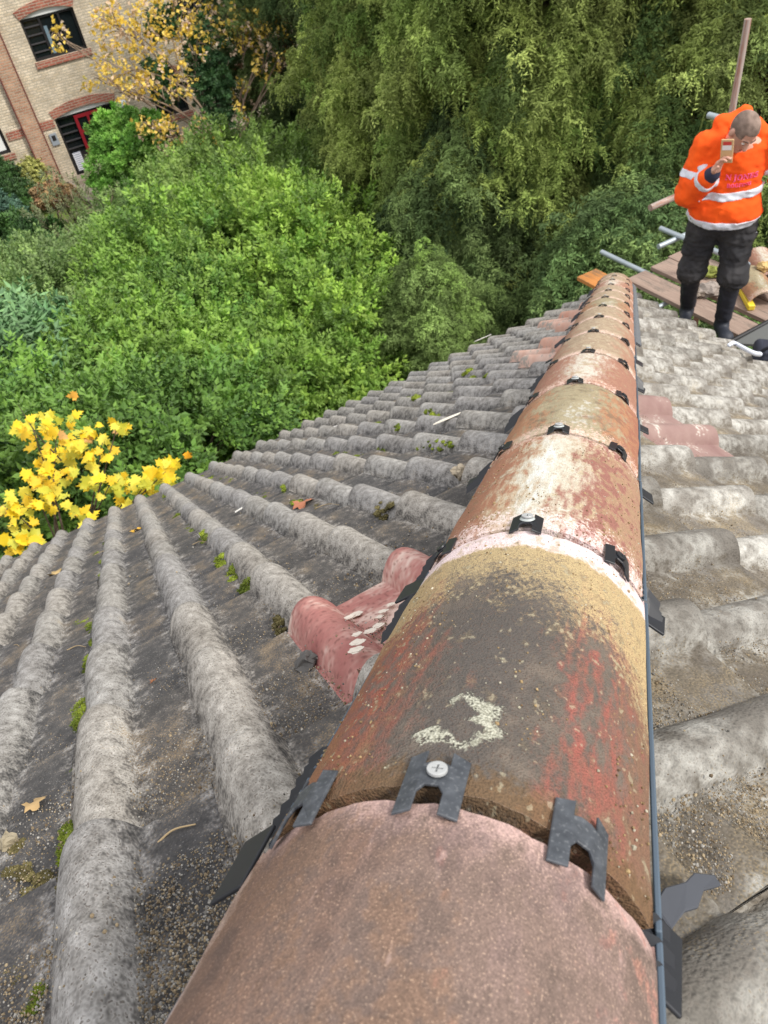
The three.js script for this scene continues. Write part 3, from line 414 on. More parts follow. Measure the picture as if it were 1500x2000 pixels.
function sprigGeo(n, len, ll, lw, spread = 0.9) { const pos = []; for (let i = 0; i < n; i++) { const t = (i + 0.5) / n, a = i * 2.4 + rr(-0.4, 0.4), out = V(Math.cos(a), lerp(0.1, 1.3, t) * (1.2 - spread) + rr(0.1, 0.6), Math.sin(a)).normalize(), p = V(out.x * 0.1 * len * (1 - t), t * len, out.z * 0.1 * len * (1 - t)).add(rdir().multiplyScalar(len * 0.1)); leaf(pos, p, out, V(-Math.sin(a), rr(-0.3, 0.3), Math.cos(a)).normalize(), ll * rr(0.7, 1.2), lw * rr(0.8, 1.2), rr(0, 0.4)); } return fromPos(pos); }
function plumeGeo() { const pos = []; for (let b = 0; b < 9; b++) { const a = b * 2.4 + rr(-0.5, 0.5), hx = Math.cos(a), hz = Math.sin(a), rad = rr(0.1, 0.36), hh = rr(0.16, 0.5), lift = rr(0.02, 0.16), sw = rr(-0.12, 0.12); for (let k = 0; k < 22; k++) { const t = (k + 0.3) / 22, p = V(hx * rad * Math.sqrt(t) - hz * sw * t * t, -hh * t * t * 0.8 - hh * 0.15 * t + lift * Math.sin(t * 3), hz * rad * Math.sqrt(t) + hx * sw * t * t), s = k % 2 ? 1 : -1, d = V(hx * 0.5 - hz * s * 0.8 + rr(-0.4, 0.4), -0.75 * t + rr(-0.45, 0.35), hz * 0.5 + hx * s * 0.8 + rr(-0.4, 0.4)).normalize(); leaf(pos, p, d, d.clone().cross(rdir()).normalize(), rr(0.045, 0.09), rr(0.008, 0.014), 0.3); } } return fromPos(pos); }
function instanced(name, g, m, list, parent) { const o = shade(new THREE.InstancedMesh(g, m, list.length)); o.name = name; o.userData.kind = 'stuff'; const M4 = new THREE.Matrix4(), q = new THREE.Quaternion(), q2 = new THREE.Quaternion(), up = V(0, 1, 0); list.forEach((e, i) => { q.setFromUnitVectors(up, e.d).multiply(q2.setFromAxisAngle(up, e.spin ?? rr(0, 6.283))); o.setMatrixAt(i, M4.compose(e.p, q, V(e.s, e.s * (e.sy ?? 1), e.s))); o.setColorAt(i, e.c); }); parent.add(o); return o; }
const tint = (a, b) => { const t = rnd(), k = rr(0.75, 1.2); return new THREE.Color().setRGB(lerp(a[0], b[0], t) * k, lerp(a[1], b[1], t) * k, lerp(a[2], b[2], t) * k); };
const barkT = makeTex(256, 256, (u, v) => { const n = fbm(u, v, 20, 4, 3, 2, 5); return [...mix3([74, 62, 52], [120, 106, 92], clamp(0.5 + n)), 0.5 + n]; });
const bark = std({ map: barkT.map, bumpMap: barkT.bumpMap, bumpScale: 0.02 }), paleBark = std({ map: barkT.map, color: new THREE.Color().setRGB(1.9, 1.85, 1.75) });
const inLobe = (p, L, k) => { const d = p.clone().sub(L.c); return (d.x / L.r[0]) ** 2 + (d.y / L.r[1]) ** 2 + (d.z / L.r[2]) ** 2 < k; };
// leafy crown: sprigs gathered in tufts over the skin of several lobes, thinner inside
function crown(parent, lobes, n, geos, mat, ca, cb, o = {}) {
  const lists = geos.map(() => []), W = lobes.map((l) => l.r[0] * l.r[1]), tot = W.reduce((a, b) => a + b);
  const tufts = []; let guard = 0;
  while (tufts.length < n / (o.per ?? 13) && guard++ < n * 5) { let t = rnd() * tot, i = 0; while ((t -= W[i]) > 0) i++; const L = lobes[i], d = rdir(); if (d.y < -0.75) continue; const wv = gn(d.x * 2.1 + i * 7 + L.c.x, d.y * 2.1 + d.z * 2.4 + L.c.z, 256, 256, 90), k = (rnd() < 0.2 ? rr(0.45, 0.8) : rr(0.86, 1.06)) * (1 + (o.bump ?? 0.42) * wv); if (wv < -0.4 && rnd() < 0.7) continue; const p = V(d.x * L.r[0] * k, d.y * L.r[1] * k, d.z * L.r[2] * k).add(L.c); if (lobes.some((q) => q !== L && inLobe(p, q, 0.6))) continue; tufts.push({ p, d, c: tint(ca, cb), L, s: rr(0.7, 1.25) }); }
  for (const t of tufts) for (let j = 0; j < (o.per ?? 13); j++) {
    const w = (o.tuft ?? 0.27) * t.s, off = rdir().multiplyScalar(w * Math.cbrt(rnd())), p = t.p.clone().add(off).addScaledVector(t.d, w * 0.5);
    const d = t.d.clone().multiplyScalar(0.7).add(V(0, o.up ?? 0.55, 0)).addScaledVector(rdir(), 0.6).addScaledVector(off, 1.2 / w).normalize(), c = t.c.clone().multiplyScalar(rr(0.8, 1.2));
    lists[Math.floor(rnd() * geos.length)].push({ p: p.sub(parent.position), d, s: rr(0.75, 1.25) * (o.size ?? 1), c });
  }
  return geos.map((g, i) => instanced('crown', g, mat, lists[i], parent));
}
const lobe = (px, py, d, r, ry = r, rz = r) => ({ c: P3(at(px, py, d)), r: [r, ry, rz] });
const leafy = [0, 1, 2].map(() => sprigGeo(17, 0.26, 0.074, 0.024)), leafyBig = [0, 1].map(() => sprigGeo(11, 0.2, 0.15, 0.028, 1.1)), leafyFine = [0, 1].map(() => sprigGeo(18, 0.22, 0.065, 0.021)), clipped = [0, 1].map(() => sprigGeo(16, 0.14, 0.085, 0.024));
function bush(label, cat, lobes, n, geos, mat, ca, cb, o = {}) {
  const c = lobes.reduce((a, l) => a.add(l.c), V(0, 0, 0)).divideScalar(lobes.length), t = thing(o.name ?? 'shrub', label, cat, V(c.x, GROUND, c.z), o.group);
  const tr = []; for (const l of lobes) { const top = l.c.clone().sub(t.position); tr.push(limb([V(rr(-0.15, 0.15), 0, rr(-0.15, 0.15)), V(top.x * 0.3, top.y * 0.5, top.z * 0.3), top], 0.09, 0.03, 6)); for (let k = 0; k < 5; k++) { const d = rdir(); d.y = Math.abs(d.y); tr.push(limb([top.clone().multiplyScalar(0.85), top.clone().addScaledVector(d, l.r[0] * 0.4), top.clone().add(V(d.x * l.r[0] * 0.85, d.y * l.r[1] * 0.85, d.z * l.r[2] * 0.85))], 0.03, 0.008, 5)); } }
  mesh('trunk', mergeGeometries(tr), o.bark ?? bark, t); crown(t, lobes, n, geos, mat, ca, cb, o); return t;
}
const BR = [[0.14, 0.28, 0.025], [0.35, 0.53, 0.07]], MD = [[0.12, 0.27, 0.03], [0.29, 0.47, 0.065]];
bush('bright yellow-green bush in front of the yews, nearest the eaves', 'bush', [lobe(600, 690, 11.6, 1.25), lobe(560, 560, 12.6, 1.5), lobe(665, 640, 11.9, 0.95), lobe(650, 760, 10.9, 0.8)], 6500, leafy, leafSoft, ...BR);
bush('light green bush rising highest, beside the clipped laurel', 'bush', [lobe(530, 430, 15.4, 1.3), lobe(430, 430, 15.2, 1.2), lobe(620, 475, 14.8, 1.1), lobe(480, 510, 14, 1.3)], 5400, leafy, leafSoft, [0.15, 0.27, 0.04], [0.33, 0.48, 0.1], { bump: 0.25 });
bush('soft mid-green bush in the middle of the garden', 'bush', [lobe(380, 620, 12.6, 1.5), lobe(295, 600, 12.9, 1.05), lobe(440, 700, 11.6, 1.1), lobe(340, 720, 11.2, 1.1)], 6500, leafy, leafSoft, ...MD);
bush('green bush just over the eaves, behind the yellow maple twig', 'bush', [lobe(480, 820, 10.1, 0.85), lobe(370, 830, 10, 0.95), lobe(570, 810, 10.4, 0.8), lobe(280, 800, 10, 0.9)], 5500, leafy, leafSoft, ...[BR[0], MD[1]]);
bush('pale green bush at the left with upright twigs', 'bush', [lobe(165, 640, 12.9, 1.15), lobe(65, 655, 12.6, 0.95), lobe(225, 565, 13.8, 0.8), lobe(130, 710, 11.8, 1.0)], 5500, leafyFine, leafSoft, [0.14, 0.25, 0.06], [0.28, 0.4, 0.12]);
bush('bluish green rhododendron with long leaves at the left edge', 'shrub', [lobe(25, 720, 10, 0.65), lobe(85, 800, 9.2, 0.5), lobe(0, 810, 9, 0.7)], 1300, leafyBig, leafOpaque, [0.08, 0.19, 0.07], [0.18, 0.33, 0.13], { tuft: 0.3 });
bush('dark evergreen shrub below the yellow maple leaves', 'shrub', [lobe(60, 970, 7.8, 0.8), lobe(200, 960, 7.7, 0.75), lobe(310, 900, 8.2, 0.7), lobe(20, 880, 8.4, 0.7), lobe(400, 880, 8.6, 0.6), lobe(200, 800, 9.6, 0.7)], 4200, leafy, leafSoft, [0.07, 0.18, 0.022], [0.2, 0.37, 0.05], { tuft: 0.24 });
bush('large clipped rounded laurel beside the red door', 'bush', [lobe(252, 305, 22.6, 0.85, 1.05, 0.85), lobe(292, 318, 22.2, 0.9, 1.25, 0.9), lobe(255, 345, 21.8, 0.95, 1.1, 0.95)], 4200, clipped, leafOpaque, [0.12, 0.32, 0.04], [0.3, 0.56, 0.1], { tuft: 0.15, size: 1.1, bump: 0.08 });
bush('round golden green topiary ball by the brick pilaster', 'topiary', [lobe(62, 333, 25.6, 0.6, 0.56, 0.6)], 2600, clipped, leafOpaque, [0.42, 0.44, 0.12], [0.58, 0.58, 0.2], { tuft: 0.08, per: 6, size: 0.7, bump: 0.06 });
bush('low dark hedge at the left edge of the lawn', 'hedge', [lobe(45, 495, 16.3, 0.8, 0.5, 0.8), lobe(0, 520, 15.6, 0.9, 0.6, 0.8)], 1500, clipped, leafOpaque, [0.03, 0.09, 0.02], [0.07, 0.16, 0.03], { tuft: 0.16 });
bush('small blue-green shrub above the dark hedge', 'shrub', [lobe(0, 440, 18.6, 0.55)], 700, clipped, leafOpaque, [0.05, 0.12, 0.08], [0.1, 0.2, 0.13], { tuft: 0.14 });
bush('dark green shrub against the wall, left of the golden topiary', 'shrub', [lobe(0, 368, 24.6, 0.6, 0.5, 0.6), lobe(30, 385, 24, 0.5, 0.3, 0.5)], 1100, clipped, leafOpaque, [0.03, 0.08, 0.02], [0.06, 0.14, 0.03], { tuft: 0.16 });
bush('low russet-leaved plant beside the door step', 'plant', [lobe(88, 388, 24, 0.35, 0.12, 0.3), lobe(122, 378, 24.2, 0.3, 0.12, 0.3)], 420, clipped, leafOpaque, [0.3, 0.16, 0.08], [0.42, 0.3, 0.14], { tuft: 0.14 });
bush('green bush between the clipped laurel and the bare twigs', 'bush', [lobe(235, 468, 16.5, 0.6), lobe(290, 450, 17, 0.6)], 1300, leafyFine, leafSoft, [0.13, 0.24, 0.06], [0.25, 0.38, 0.1]);
{ // half-bare shrub with pale stems
  const base = P3(onZ(160, 520, GROUND)), t = thing('bare_shrub', 'half-bare shrub with pale forked stems in front of the lawn', 'shrub', base), parts = [], list = [];
  for (let i = 0; i < 11; i++) { const tip = P3(at(rr(100, 225), rr(385, 470), rr(15.2, 16.6))).sub(base), mid = tip.clone().multiplyScalar(0.55).add(V(rr(-0.2, 0.2), 0, rr(-0.2, 0.2))); parts.push(limb([V(rr(-0.2, 0.2), 0, rr(-0.2, 0.2)), mid, tip], 0.05, 0.012, 5)); for (let k = 0; k < 3; k++) { const e = tip.clone().add(V(rr(-0.5, 0.5), rr(-0.2, 0.5), rr(-0.5, 0.5))); parts.push(limb([tip.clone().lerp(mid, rr(0.1, 0.7)), tip.clone().lerp(e, 0.5), e], 0.016, 0.006, 4)); for (let m = 0; m < 4; m++) list.push({ p: e.clone().add(rdir().multiplyScalar(0.15)), d: V(rr(-0.4, 0.4), 1, rr(-0.4, 0.4)).normalize(), s: rr(0.7, 1), c: tint([0.16, 0.2, 0.08], [0.25, 0.28, 0.12]) }); } }
  mesh('stem', mergeGeometries(parts), paleBark, t); instanced('crown', leafyFine[0], leafSoft, list, t);
}
// yews: drooping plumes hung in long boughs round a dark trunk
const yewBark = std({ map: barkT.map, color: new THREE.Color().setRGB(1.4, 1.25, 1.1) });
const plumes = [0, 1, 2].map(() => plumeGeo());
function yew(label, x, y, r, top, n, ca, cb, o = {}) {
  const base = P3(x, y, GROUND), t = thing('yew_tree', label, 'yew tree', base), hh = top - GROUND, lists = plumes.map(() => []), tr = [limb([V(0, 0, 0), V(0.1, hh * 0.4, 0), V(0, hh * 0.92, 0)], r * 0.13, 0.05, 9)];
  n = Math.round(n * 1.7);
  for (let i = 0; i < n; i++) {
    const f = Math.pow(rnd(), 0.85), yb = lerp(0.1, 1, f), a = rr(0, 6.283), prof = (yb < 0.3 ? lerp(0.7, 1, yb / 0.3) : Math.pow(1 - ((yb - 0.3) / 0.72) ** 2, 0.6)), rad = r * prof * rr(0.8, 1.12) * (rnd() < 0.3 ? 0.66 : 1), out = V(Math.cos(a), 0, Math.sin(a)), apex = V(out.x * rad, yb * hh + rr(-0.2, 0.2), out.z * rad), c = tint(ca, cb).multiplyScalar(rr(0.6, 1.25)), L = rr(0.35, 1.0) * (o.l ?? 1), m = Math.round(6 + L * 16), lean = V(out.x * rr(-0.1, 0.5) + rr(-0.25, 0.25), 0, out.z * rr(-0.1, 0.5) + rr(-0.25, 0.25));
    if (i % 6 === 0 && hh > 5) tr.push(limb([V(0, Math.max(0.2, apex.y - 0.6), 0), apex.clone().multiplyScalar(0.6).setY(apex.y - 0.15), apex.clone().add(V(0, -0.1, 0))], 0.05, 0.015, 5));
    for (let j = 0; j < m; j++) { const s = Math.pow(j / m, 0.8), w = 0.06 + 0.34 * s * (o.w ?? 1), p = apex.clone().addScaledVector(lean, s * L).addScaledVector(out, rr(-0.5, 0.55) * w + 0.12 * s).add(V(rr(-1, 1) * w, -s * L + rr(-0.06, 0.06), rr(-1, 1) * w)); lists[j % 3].push({ p, d: V(out.x * rr(0, 0.7) + rr(-0.4, 0.4), 1, out.z * rr(0, 0.7) + rr(-0.4, 0.4)).normalize(), s: rr(0.5, 1.05) * (o.s ?? 1), c: c.clone().multiplyScalar(rr(0.7, 1.25)) }); }
  }
  for (let k = 0; k < (hh > 5 ? 10 : 0); k++) { const a = rr(0, 6.283), y = rr(0.35, 0.95) * hh, q = V(Math.cos(a) * r * rr(0.75, 1), y, Math.sin(a) * r * rr(0.75, 1)); tr.push(limb([V(0, Math.max(0.1, y - 0.5), 0), q.clone().multiplyScalar(0.6).setY(y), q.clone().multiplyScalar(0.9).setY(y + rr(0, 0.2)), q.clone().multiplyScalar(1.05).setY(y - rr(0.1, 0.5))], 0.03, 0.007, 5)); }
  mesh('trunk', mergeGeometries(tr), yewBark, t); plumes.forEach((g, i) => instanced('crown', g, needleMat, lists[i], t)); return t;
}
const YA = [0.17, 0.27, 0.055], YB = [0.4, 0.48, 0.12], YD = [0.09, 0.17, 0.05], YE = [0.2, 0.29, 0.085];
yew('tall yew standing behind the bright yellow-green bush', -3.8, 14.9, 2.0, 2.6, 330, YA, YB);
yew('yew with long drooping plumes beyond the end of the hip', -1.3, 12.9, 2.3, 2.4, 340, YA, YB);
yew('yew directly behind the roofer and the scaffold tubes', 1.5, 12.6, 2.2, 3, 320, YD, YB);
yew('large yew at the back, top centre between two nearer yews', -3.4, 20.5, 3.2, 5, 380, YA, YB);
yew('yew at the back behind the yellow-leaved tree', -9.3, 23, 2.4, 3.4, 280, YD, YE);
yew('back yew at the top right behind the scaffold pole', 2.6, 18.5, 3.2, 5, 340, YD, YB);
yew('small low yew close to the far eaves', -2.5, 8.9, 0.8, -4.2, 70, YA, YE, { l: 0.8, s: 0.7 });
yew('low dark yew below the scaffold boards', 0.2, 9.3, 1.5, -3.6, 150, YD, YE, { l: 0.7 });
yew('dark yew between the bright bush and the hip', -2.3, 11.4, 1.5, -3.0, 120, [0.05, 0.1, 0.03], YE, { l: 1.5, w: 1.2 });
yew('yew at the right edge beyond the roofer', 4.2, 13.5, 2.2, 3, 220, YD, YE);
{ // sparse tree with yellow autumn leaves in front of the building
  const base = P3(onZ(470, 430, GROUND)), t = thing('autumn_tree', 'half-bare tree with yellow autumn leaves in front of the brick building', 'tree', base), wood = [], list = [];
  const rel = (px, py, d) => P3(at(px, py, d)).sub(base), crotch = rel(452, 300, 19.4);
  wood.push(limb([V(0, 0, 0), rel(460, 380, 19.2), crotch], 0.17, 0.12, 8));
  const blobs = [[250, 50, 19, 75, 60], [330, 30, 19, 80, 50], [260, 130, 18.6, 70, 45], [200, 160, 18.4, 45, 16], [420, 40, 19.5, 70, 45], [320, 170, 18.4, 70, 30], [550, 40, 20, 70, 50], [570, 60, 20, 50, 55], [520, 120, 19.6, 30, 40], [330, 265, 18, 36, 40], [395, 265, 18, 36, 30], [290, 250, 18, 30, 22], [470, 190, 19, 20, 40], [115, 72, 18.4, 20, 26], [365, 90, 19, 55, 45], [480, 60, 19.6, 60, 50], [555, 130, 20, 18, 18], [400, 290, 18, 28, 16], [210, 30, 19, 30, 30], [250, 180, 18.4, 36, 18]];
  for (const [x, y, d, rx, ry] of blobs) {
    const c = rel(x, y, d); wood.push(limb([crotch.clone().lerp(c, 0.02), crotch.clone().lerp(c, 0.5).add(V(rr(-0.3, 0.3), rr(0.1, 0.5), rr(-0.3, 0.3))), c], 0.034, 0.009, 6));
    for (let k = 0; k < 7; k++) { const e = rel(x + rr(-rx, rx), y + rr(-ry, ry), d + rr(-0.8, 0.8)); wood.push(limb([c.clone().lerp(crotch, rr(0, 0.25)), c.clone().lerp(e, 0.5).add(V(0, rr(0, 0.15), 0)), e], 0.018, 0.005, 4)); }
    for (let k = 0; k < rx * ry / 42; k++) { const a = rr(0, 6.283), r = Math.sqrt(rnd()); list.push({ p: rel(x + Math.cos(a) * r * rx, y + Math.sin(a) * r * ry, d + rr(-0.9, 0.9)), d: V(rr(-1, 1), rr(-0.9, 0.5), rr(-1, 1)).normalize(), s: rr(0.7, 1.25), c: rnd() < 0.66 ? tint([0.8, 0.56, 0.05], [0.95, 0.72, 0.16]) : rnd() < 0.75 ? tint([0.72, 0.52, 0.34], [0.85, 0.68, 0.5]) : tint([0.3, 0.32, 0.06], [0.5, 0.4, 0.1]) }); }
  }
  const pos = []; for (let i = 0; i < 5; i++) { const d = rdir(); d.y -= 0.4; d.normalize(); leaf(pos, rdir().multiplyScalar(0.1), d, d.clone().cross(rdir()).normalize(), 0.11, 0.04, 0.2); }
  mesh('trunk', mergeGeometries(wood), paleBark, t); instanced('crown', fromPos(pos), leafMat(0.4), list, t);
  const iv = thing('ivy', 'dark ivy climbing the trunk of the yellow-leaved tree', 'ivy', base), il = [], stem = [];
  for (const [x0, y0, x1, y1, w] of [[440, 330, 405, 40, 24], [405, 200, 380, 60, 26], [440, 330, 470, 420, 30], [330, 20, 310, 70, 26], [300, 120, 330, 200, 22], [430, 250, 420, 120, 26]]) { stem.push(limb([rel(x0, y0, 19.3), rel((x0 + x1) / 2, (y0 + y1) / 2, 19.3), rel(x1, y1, 19.3)], 0.06, 0.03, 5)); for (let k = 0; k < 230; k++) { const f = rnd(); il.push({ p: rel(lerp(x0, x1, f) + rr(-w, w), lerp(y0, y1, f) + rr(-10, 10), 19.2 + rr(-0.35, 0.35)), d: V(rr(-1, 1), rr(-0.4, 0.6), rr(-1, 1)).normalize(), s: rr(0.8, 1.3), c: tint([0.02, 0.07, 0.02], [0.06, 0.14, 0.04]) }); } }
  mesh('stem', mergeGeometries(stem), bark, iv); instanced('foliage', clipped[0], leafOpaque, il, iv);
}
// yellow maple twigs at the gutter: every leaf its own piece
const mapleShape = (() => { const P = [[0, -0.5], [0.1, -0.42], [0.34, -0.5], [0.3, -0.3], [0.52, -0.12], [0.4, -0.06], [0.46, 0.14], [0.26, 0.06], [0.2, 0.16], [0.28, 0.34], [0.14, 0.3], [0, 0.56]]; const s = new THREE.Shape(); [...P, ...P.slice(1, -1).reverse().map(([x, y]) => [-x, y])].forEach(([x, y], i) => i ? s.lineTo(x, y) : s.moveTo(x, y)); s.closePath(); return s; })();
const mapleGeos = [0, 1, 2].map((k) => { const g = new THREE.ShapeGeometry(mapleShape), p = g.attributes.position; for (let i = 0; i < p.count; i++) { const x = p.getX(i), y = p.getY(i); p.setZ(i, [0.35, 0.2, -0.22][k] * Math.abs(x) + [-0.35, 0.2, 0.28][k] * y * y + 0.1 * Math.sin(x * 9 + y * 7 + k)); } g.computeVertexNormals(); return g; });
{
  const mk = (c) => new THREE.MeshPhysicalMaterial({ color: lin(...c), side: THREE.DoubleSide, roughness: 0.65, transmission: 0.35, thickness: 0 });
  const mats = [mk([248, 216, 30]), mk([240, 200, 24]), mk([238, 222, 70]), mk([206, 204, 60]), mk([216, 166, 96])];
  const base = P3(onZ(120, 1090, GROUND)), t = thing('maple_branch', 'maple branch with bright yellow lobed leaves just beyond the gutter', 'maple', base), wood = [];
  const rel = (px, py, d) => P3(at(px, py, d)).sub(base), root = rel(150, 1150, 6.6);
  wood.push(limb([V(0, 0, 0), V(0.1, 2.4, 0.1), root], 0.07, 0.03, 7));
  const to = P3(CAM).sub(P3(at(150, 900, 6))).normalize();
  for (const [x, y, rx, ry, n] of [[110, 850, 75, 52, 34], [60, 825, 40, 30, 6], [200, 865, 45, 40, 12], [120, 920, 70, 40, 22], [75, 975, 62, 34, 22], [45, 1040, 50, 26, 10], [215, 945, 40, 30, 10], [285, 945, 55, 26, 20], [325, 920, 26, 24, 8], [165, 1005, 24, 20, 6], [50, 1065, 50, 18, 7], [238, 985, 14, 10, 2], [230, 830, 20, 16, 3], [30, 1000, 36, 16, 6]]) {
    const c = rel(x, y, 6.1); wood.push(limb([root, root.clone().lerp(c, 0.5).add(V(rr(-0.1, 0.1), 0.1, rr(-0.1, 0.1))), c], 0.016, 0.004, 5));
    for (let k = 0; k < n * 1.15; k++) { const a = rr(0, 6.283), r = Math.sqrt(rnd()), p = rel(x + Math.cos(a) * r * rx, y + Math.sin(a) * r * ry, 6.1 + rr(-0.35, 0.35)), m = mesh('leaf', pick(mapleGeos), rnd() < 0.03 ? mats[4] : mats[Math.floor(rnd() * 4)], t); m.position.copy(p); const nrm = to.clone().multiplyScalar(0.8).add(V(0, 0.5, 0)).addScaledVector(rdir(), 0.75).normalize(); m.quaternion.setFromUnitVectors(V(0, 0, 1), nrm).multiply(new THREE.Quaternion().setFromAxisAngle(V(0, 0, 1), rr(0, 6.283))); m.scale.setScalar(rr(0.075, 0.135)); wood.push(tube(p, p.clone().lerp(c, 0.35).add(V(0, -0.02, 0)), 0.0018, 4)); }
  }
  const twig = rel(35, 790, 6); wood.push(limb([rel(120, 900, 6.1), rel(70, 845, 6), twig], 0.007, 0.003, 5));
  mesh('stem', mergeGeometries(wood.map((g) => { g = g.index ? g.toNonIndexed() : g; return g; })), bark, t);
}
// single dead leaves caught in the bushes
for (const [x, y, d, c, l] of [[357, 796, 9.1, [214, 170, 130], 'pale dead maple leaf caught in the green bush'], [368, 890, 7.2, [226, 160, 30], 'orange-yellow leaf above the eaves, right of the maple twig'], [141, 772, 6.4, [226, 170, 70], 'single yellow leaf above the maple branch']]) { const m = mesh('dead_leaf', mapleGeos[0], std({ color: lin(...c) }), scene); m.position.copy(P3(at(x, y, d))); m.lookAt(P3(CAM)); m.rotateX(0.5); m.rotateZ(rr(0, 6)); m.scale.setScalar(0.095); tag(m, l, 'leaf'); }
//@@PART3
// ---------------------------------------------------------------- scaffold at the far corner
const AO = (a, o, z) => P3((a + o) * H, (o - a) * H, z);
const woodT = (base, alt, s) => { const T = makeTex(256, 1024, (u, v) => { const g = fbm(u, v, 24, 3, s, 2, 2), b = fbm(u, v, 4, 3, s + 3), m = gn(u * 90, v * 40, 90, 40, s); let c = mix3(base, alt, clamp(0.5 + g + 0.5 * b)); c = mixN(c, 1 - 0.35 * sst(0.3, 0.5, g)); c = mix3(c, [96, 88, 80], sst(0.15, 0.45, b + 0.3 * m) * 0.5); return [...c, 0.5 + g]; }); return std({ map: T.map, bumpMap: T.bumpMap, bumpScale: 0.003 }); };
const boardGrey = woodT([140, 120, 108], [168, 146, 132], 3), boardPale = woodT([172, 146, 122], [196, 172, 150], 8), boardOrange = woodT([178, 112, 52], [204, 140, 78], 12);
const galv = std({ color: lin(172, 182, 188), metalness: 0.55, roughness: 0.5 }), rusty = (() => { const T = makeTex(128, 512, (u, v) => { const b = fbm(u, v, 6, 4, 2), g = gn(u * 40, v * 90, 40, 90, 1); return [...mix3([176, 164, 156], [162, 120, 104], sst(-0.15, 0.25, b + 0.2 * g)), 0.5 + g * 0.4]; }); return std({ map: T.map, roughness: 0.7, metalness: 0.2 }); })();
function board(a0, a1, o0, z, m, label) {
  const g = new RoundedBoxGeometry(a1 - a0, 0.038, 0.225, 2, 0.006), u = g.attributes.uv, p = g.attributes.position; for (let i = 0; i < u.count; i++) u.setXY(i, (p.getZ(i) + p.getY(i)) / 0.3, p.getX(i) / 1.4 + a0 * 3 + o0);
  const b = mesh('scaffold_board', g, m, scene); b.position.copy(AO((a0 + a1) / 2, o0 + 0.1125, z)); b.rotation.y = -Math.PI / 4; b.rotation.z = rr(-0.004, 0.004);
  return tag(b, label, 'board', 'boards laid on the scaffold');
}
board(-4.74, -4.28, 4.235, -3.075, boardOrange, 'orange scaffold board whose end shows left of the hip');
board(-4.36, -0.9, 4.47, -3.04, boardGrey, 'grey-brown scaffold board along the eaves under the boots');
board(-4.37, -0.9, 4.765, -3.035, boardGrey, 'scaffold board outside the gap, second from the eaves');
board(-4.4, -0.9, 4.998, -3.03, boardGrey, 'scaffold board third from the eaves, beside the lump of mortar');
board(-3.95, -0.8, 5.26, -3.02, boardPale, 'pale scaffold board behind the spare ridge tiles');
board(-3.85, -0.8, 5.5, -3.015, boardPale, 'outermost pale scaffold board beyond the roofer');
{
  const s = thing('scaffold', 'scaffold frame of grey and rusty steel tubes at the roof corner', 'scaffold', AO(-4, 4.8, -3.2));
  const T = (a, b, m, r = 0.0242) => { const p = a.clone().sub(s.position), q = b.clone().sub(s.position), d = q.clone().sub(p).normalize(), g = mergeGeometries([tube(p, q, r, 20)]); const o = mesh('tube', g, m, s), inner = mesh('tube_bore', tube(p.clone().addScaledVector(d, -0.0015), p.clone().addScaledVector(d, 0.004), r * 0.8, 16), m, o); return o; };
  T(P3(onZ(1175, 492, -3.12)), P3(onZ(1175, 492, -3.12)).add(P3(F2).multiplyScalar(3.2)), galv);
  T(P3(onZ(1290, 446, -2.95)), P3(onZ(1290, 446, -2.95)).add(P3(F2).multiplyScalar(3)), galv);
  T(P3(onZ(1286, 482, -2.98)), P3(onZ(1286, 482, -2.98)).add(P3(E1).multiplyScalar(1.1)), galv);
  T(P3(onZ(1270, 406, -2.35)), P3(onZ(1270, 406, -2.35)).add(P3(onZ(1345, 373, -2.35)).sub(P3(onZ(1270, 406, -2.35))).normalize().multiplyScalar(1.4)), rusty, 0.026);
  const pole = P3(at(1429, 220, 5.6)), pt = P3(at(1461, 37, 5.18)); T(pt, P3(at(1429, 220, 5.6)[0], at(1429, 220, 5.6)[1], -5.5), rusty);
  const r0 = P3(at(1384, 225, 5.65)); T(r0, r0.clone().add(P3(F2).multiplyScalar(2.6)), galv);
  for (const [a, o] of [[-3.6, 5.75], [-1.6, 5.75], [-1.6, 4.72], [-3.4, 4.72]]) T(AO(a, o, -3.06), AO(a, o, GROUND), rusty);
  for (const a of [-3.9, -2.6, -1.4]) T(AO(a, 4.2, -3.085), AO(a, 5.9, -3.085), galv, 0.02);
}
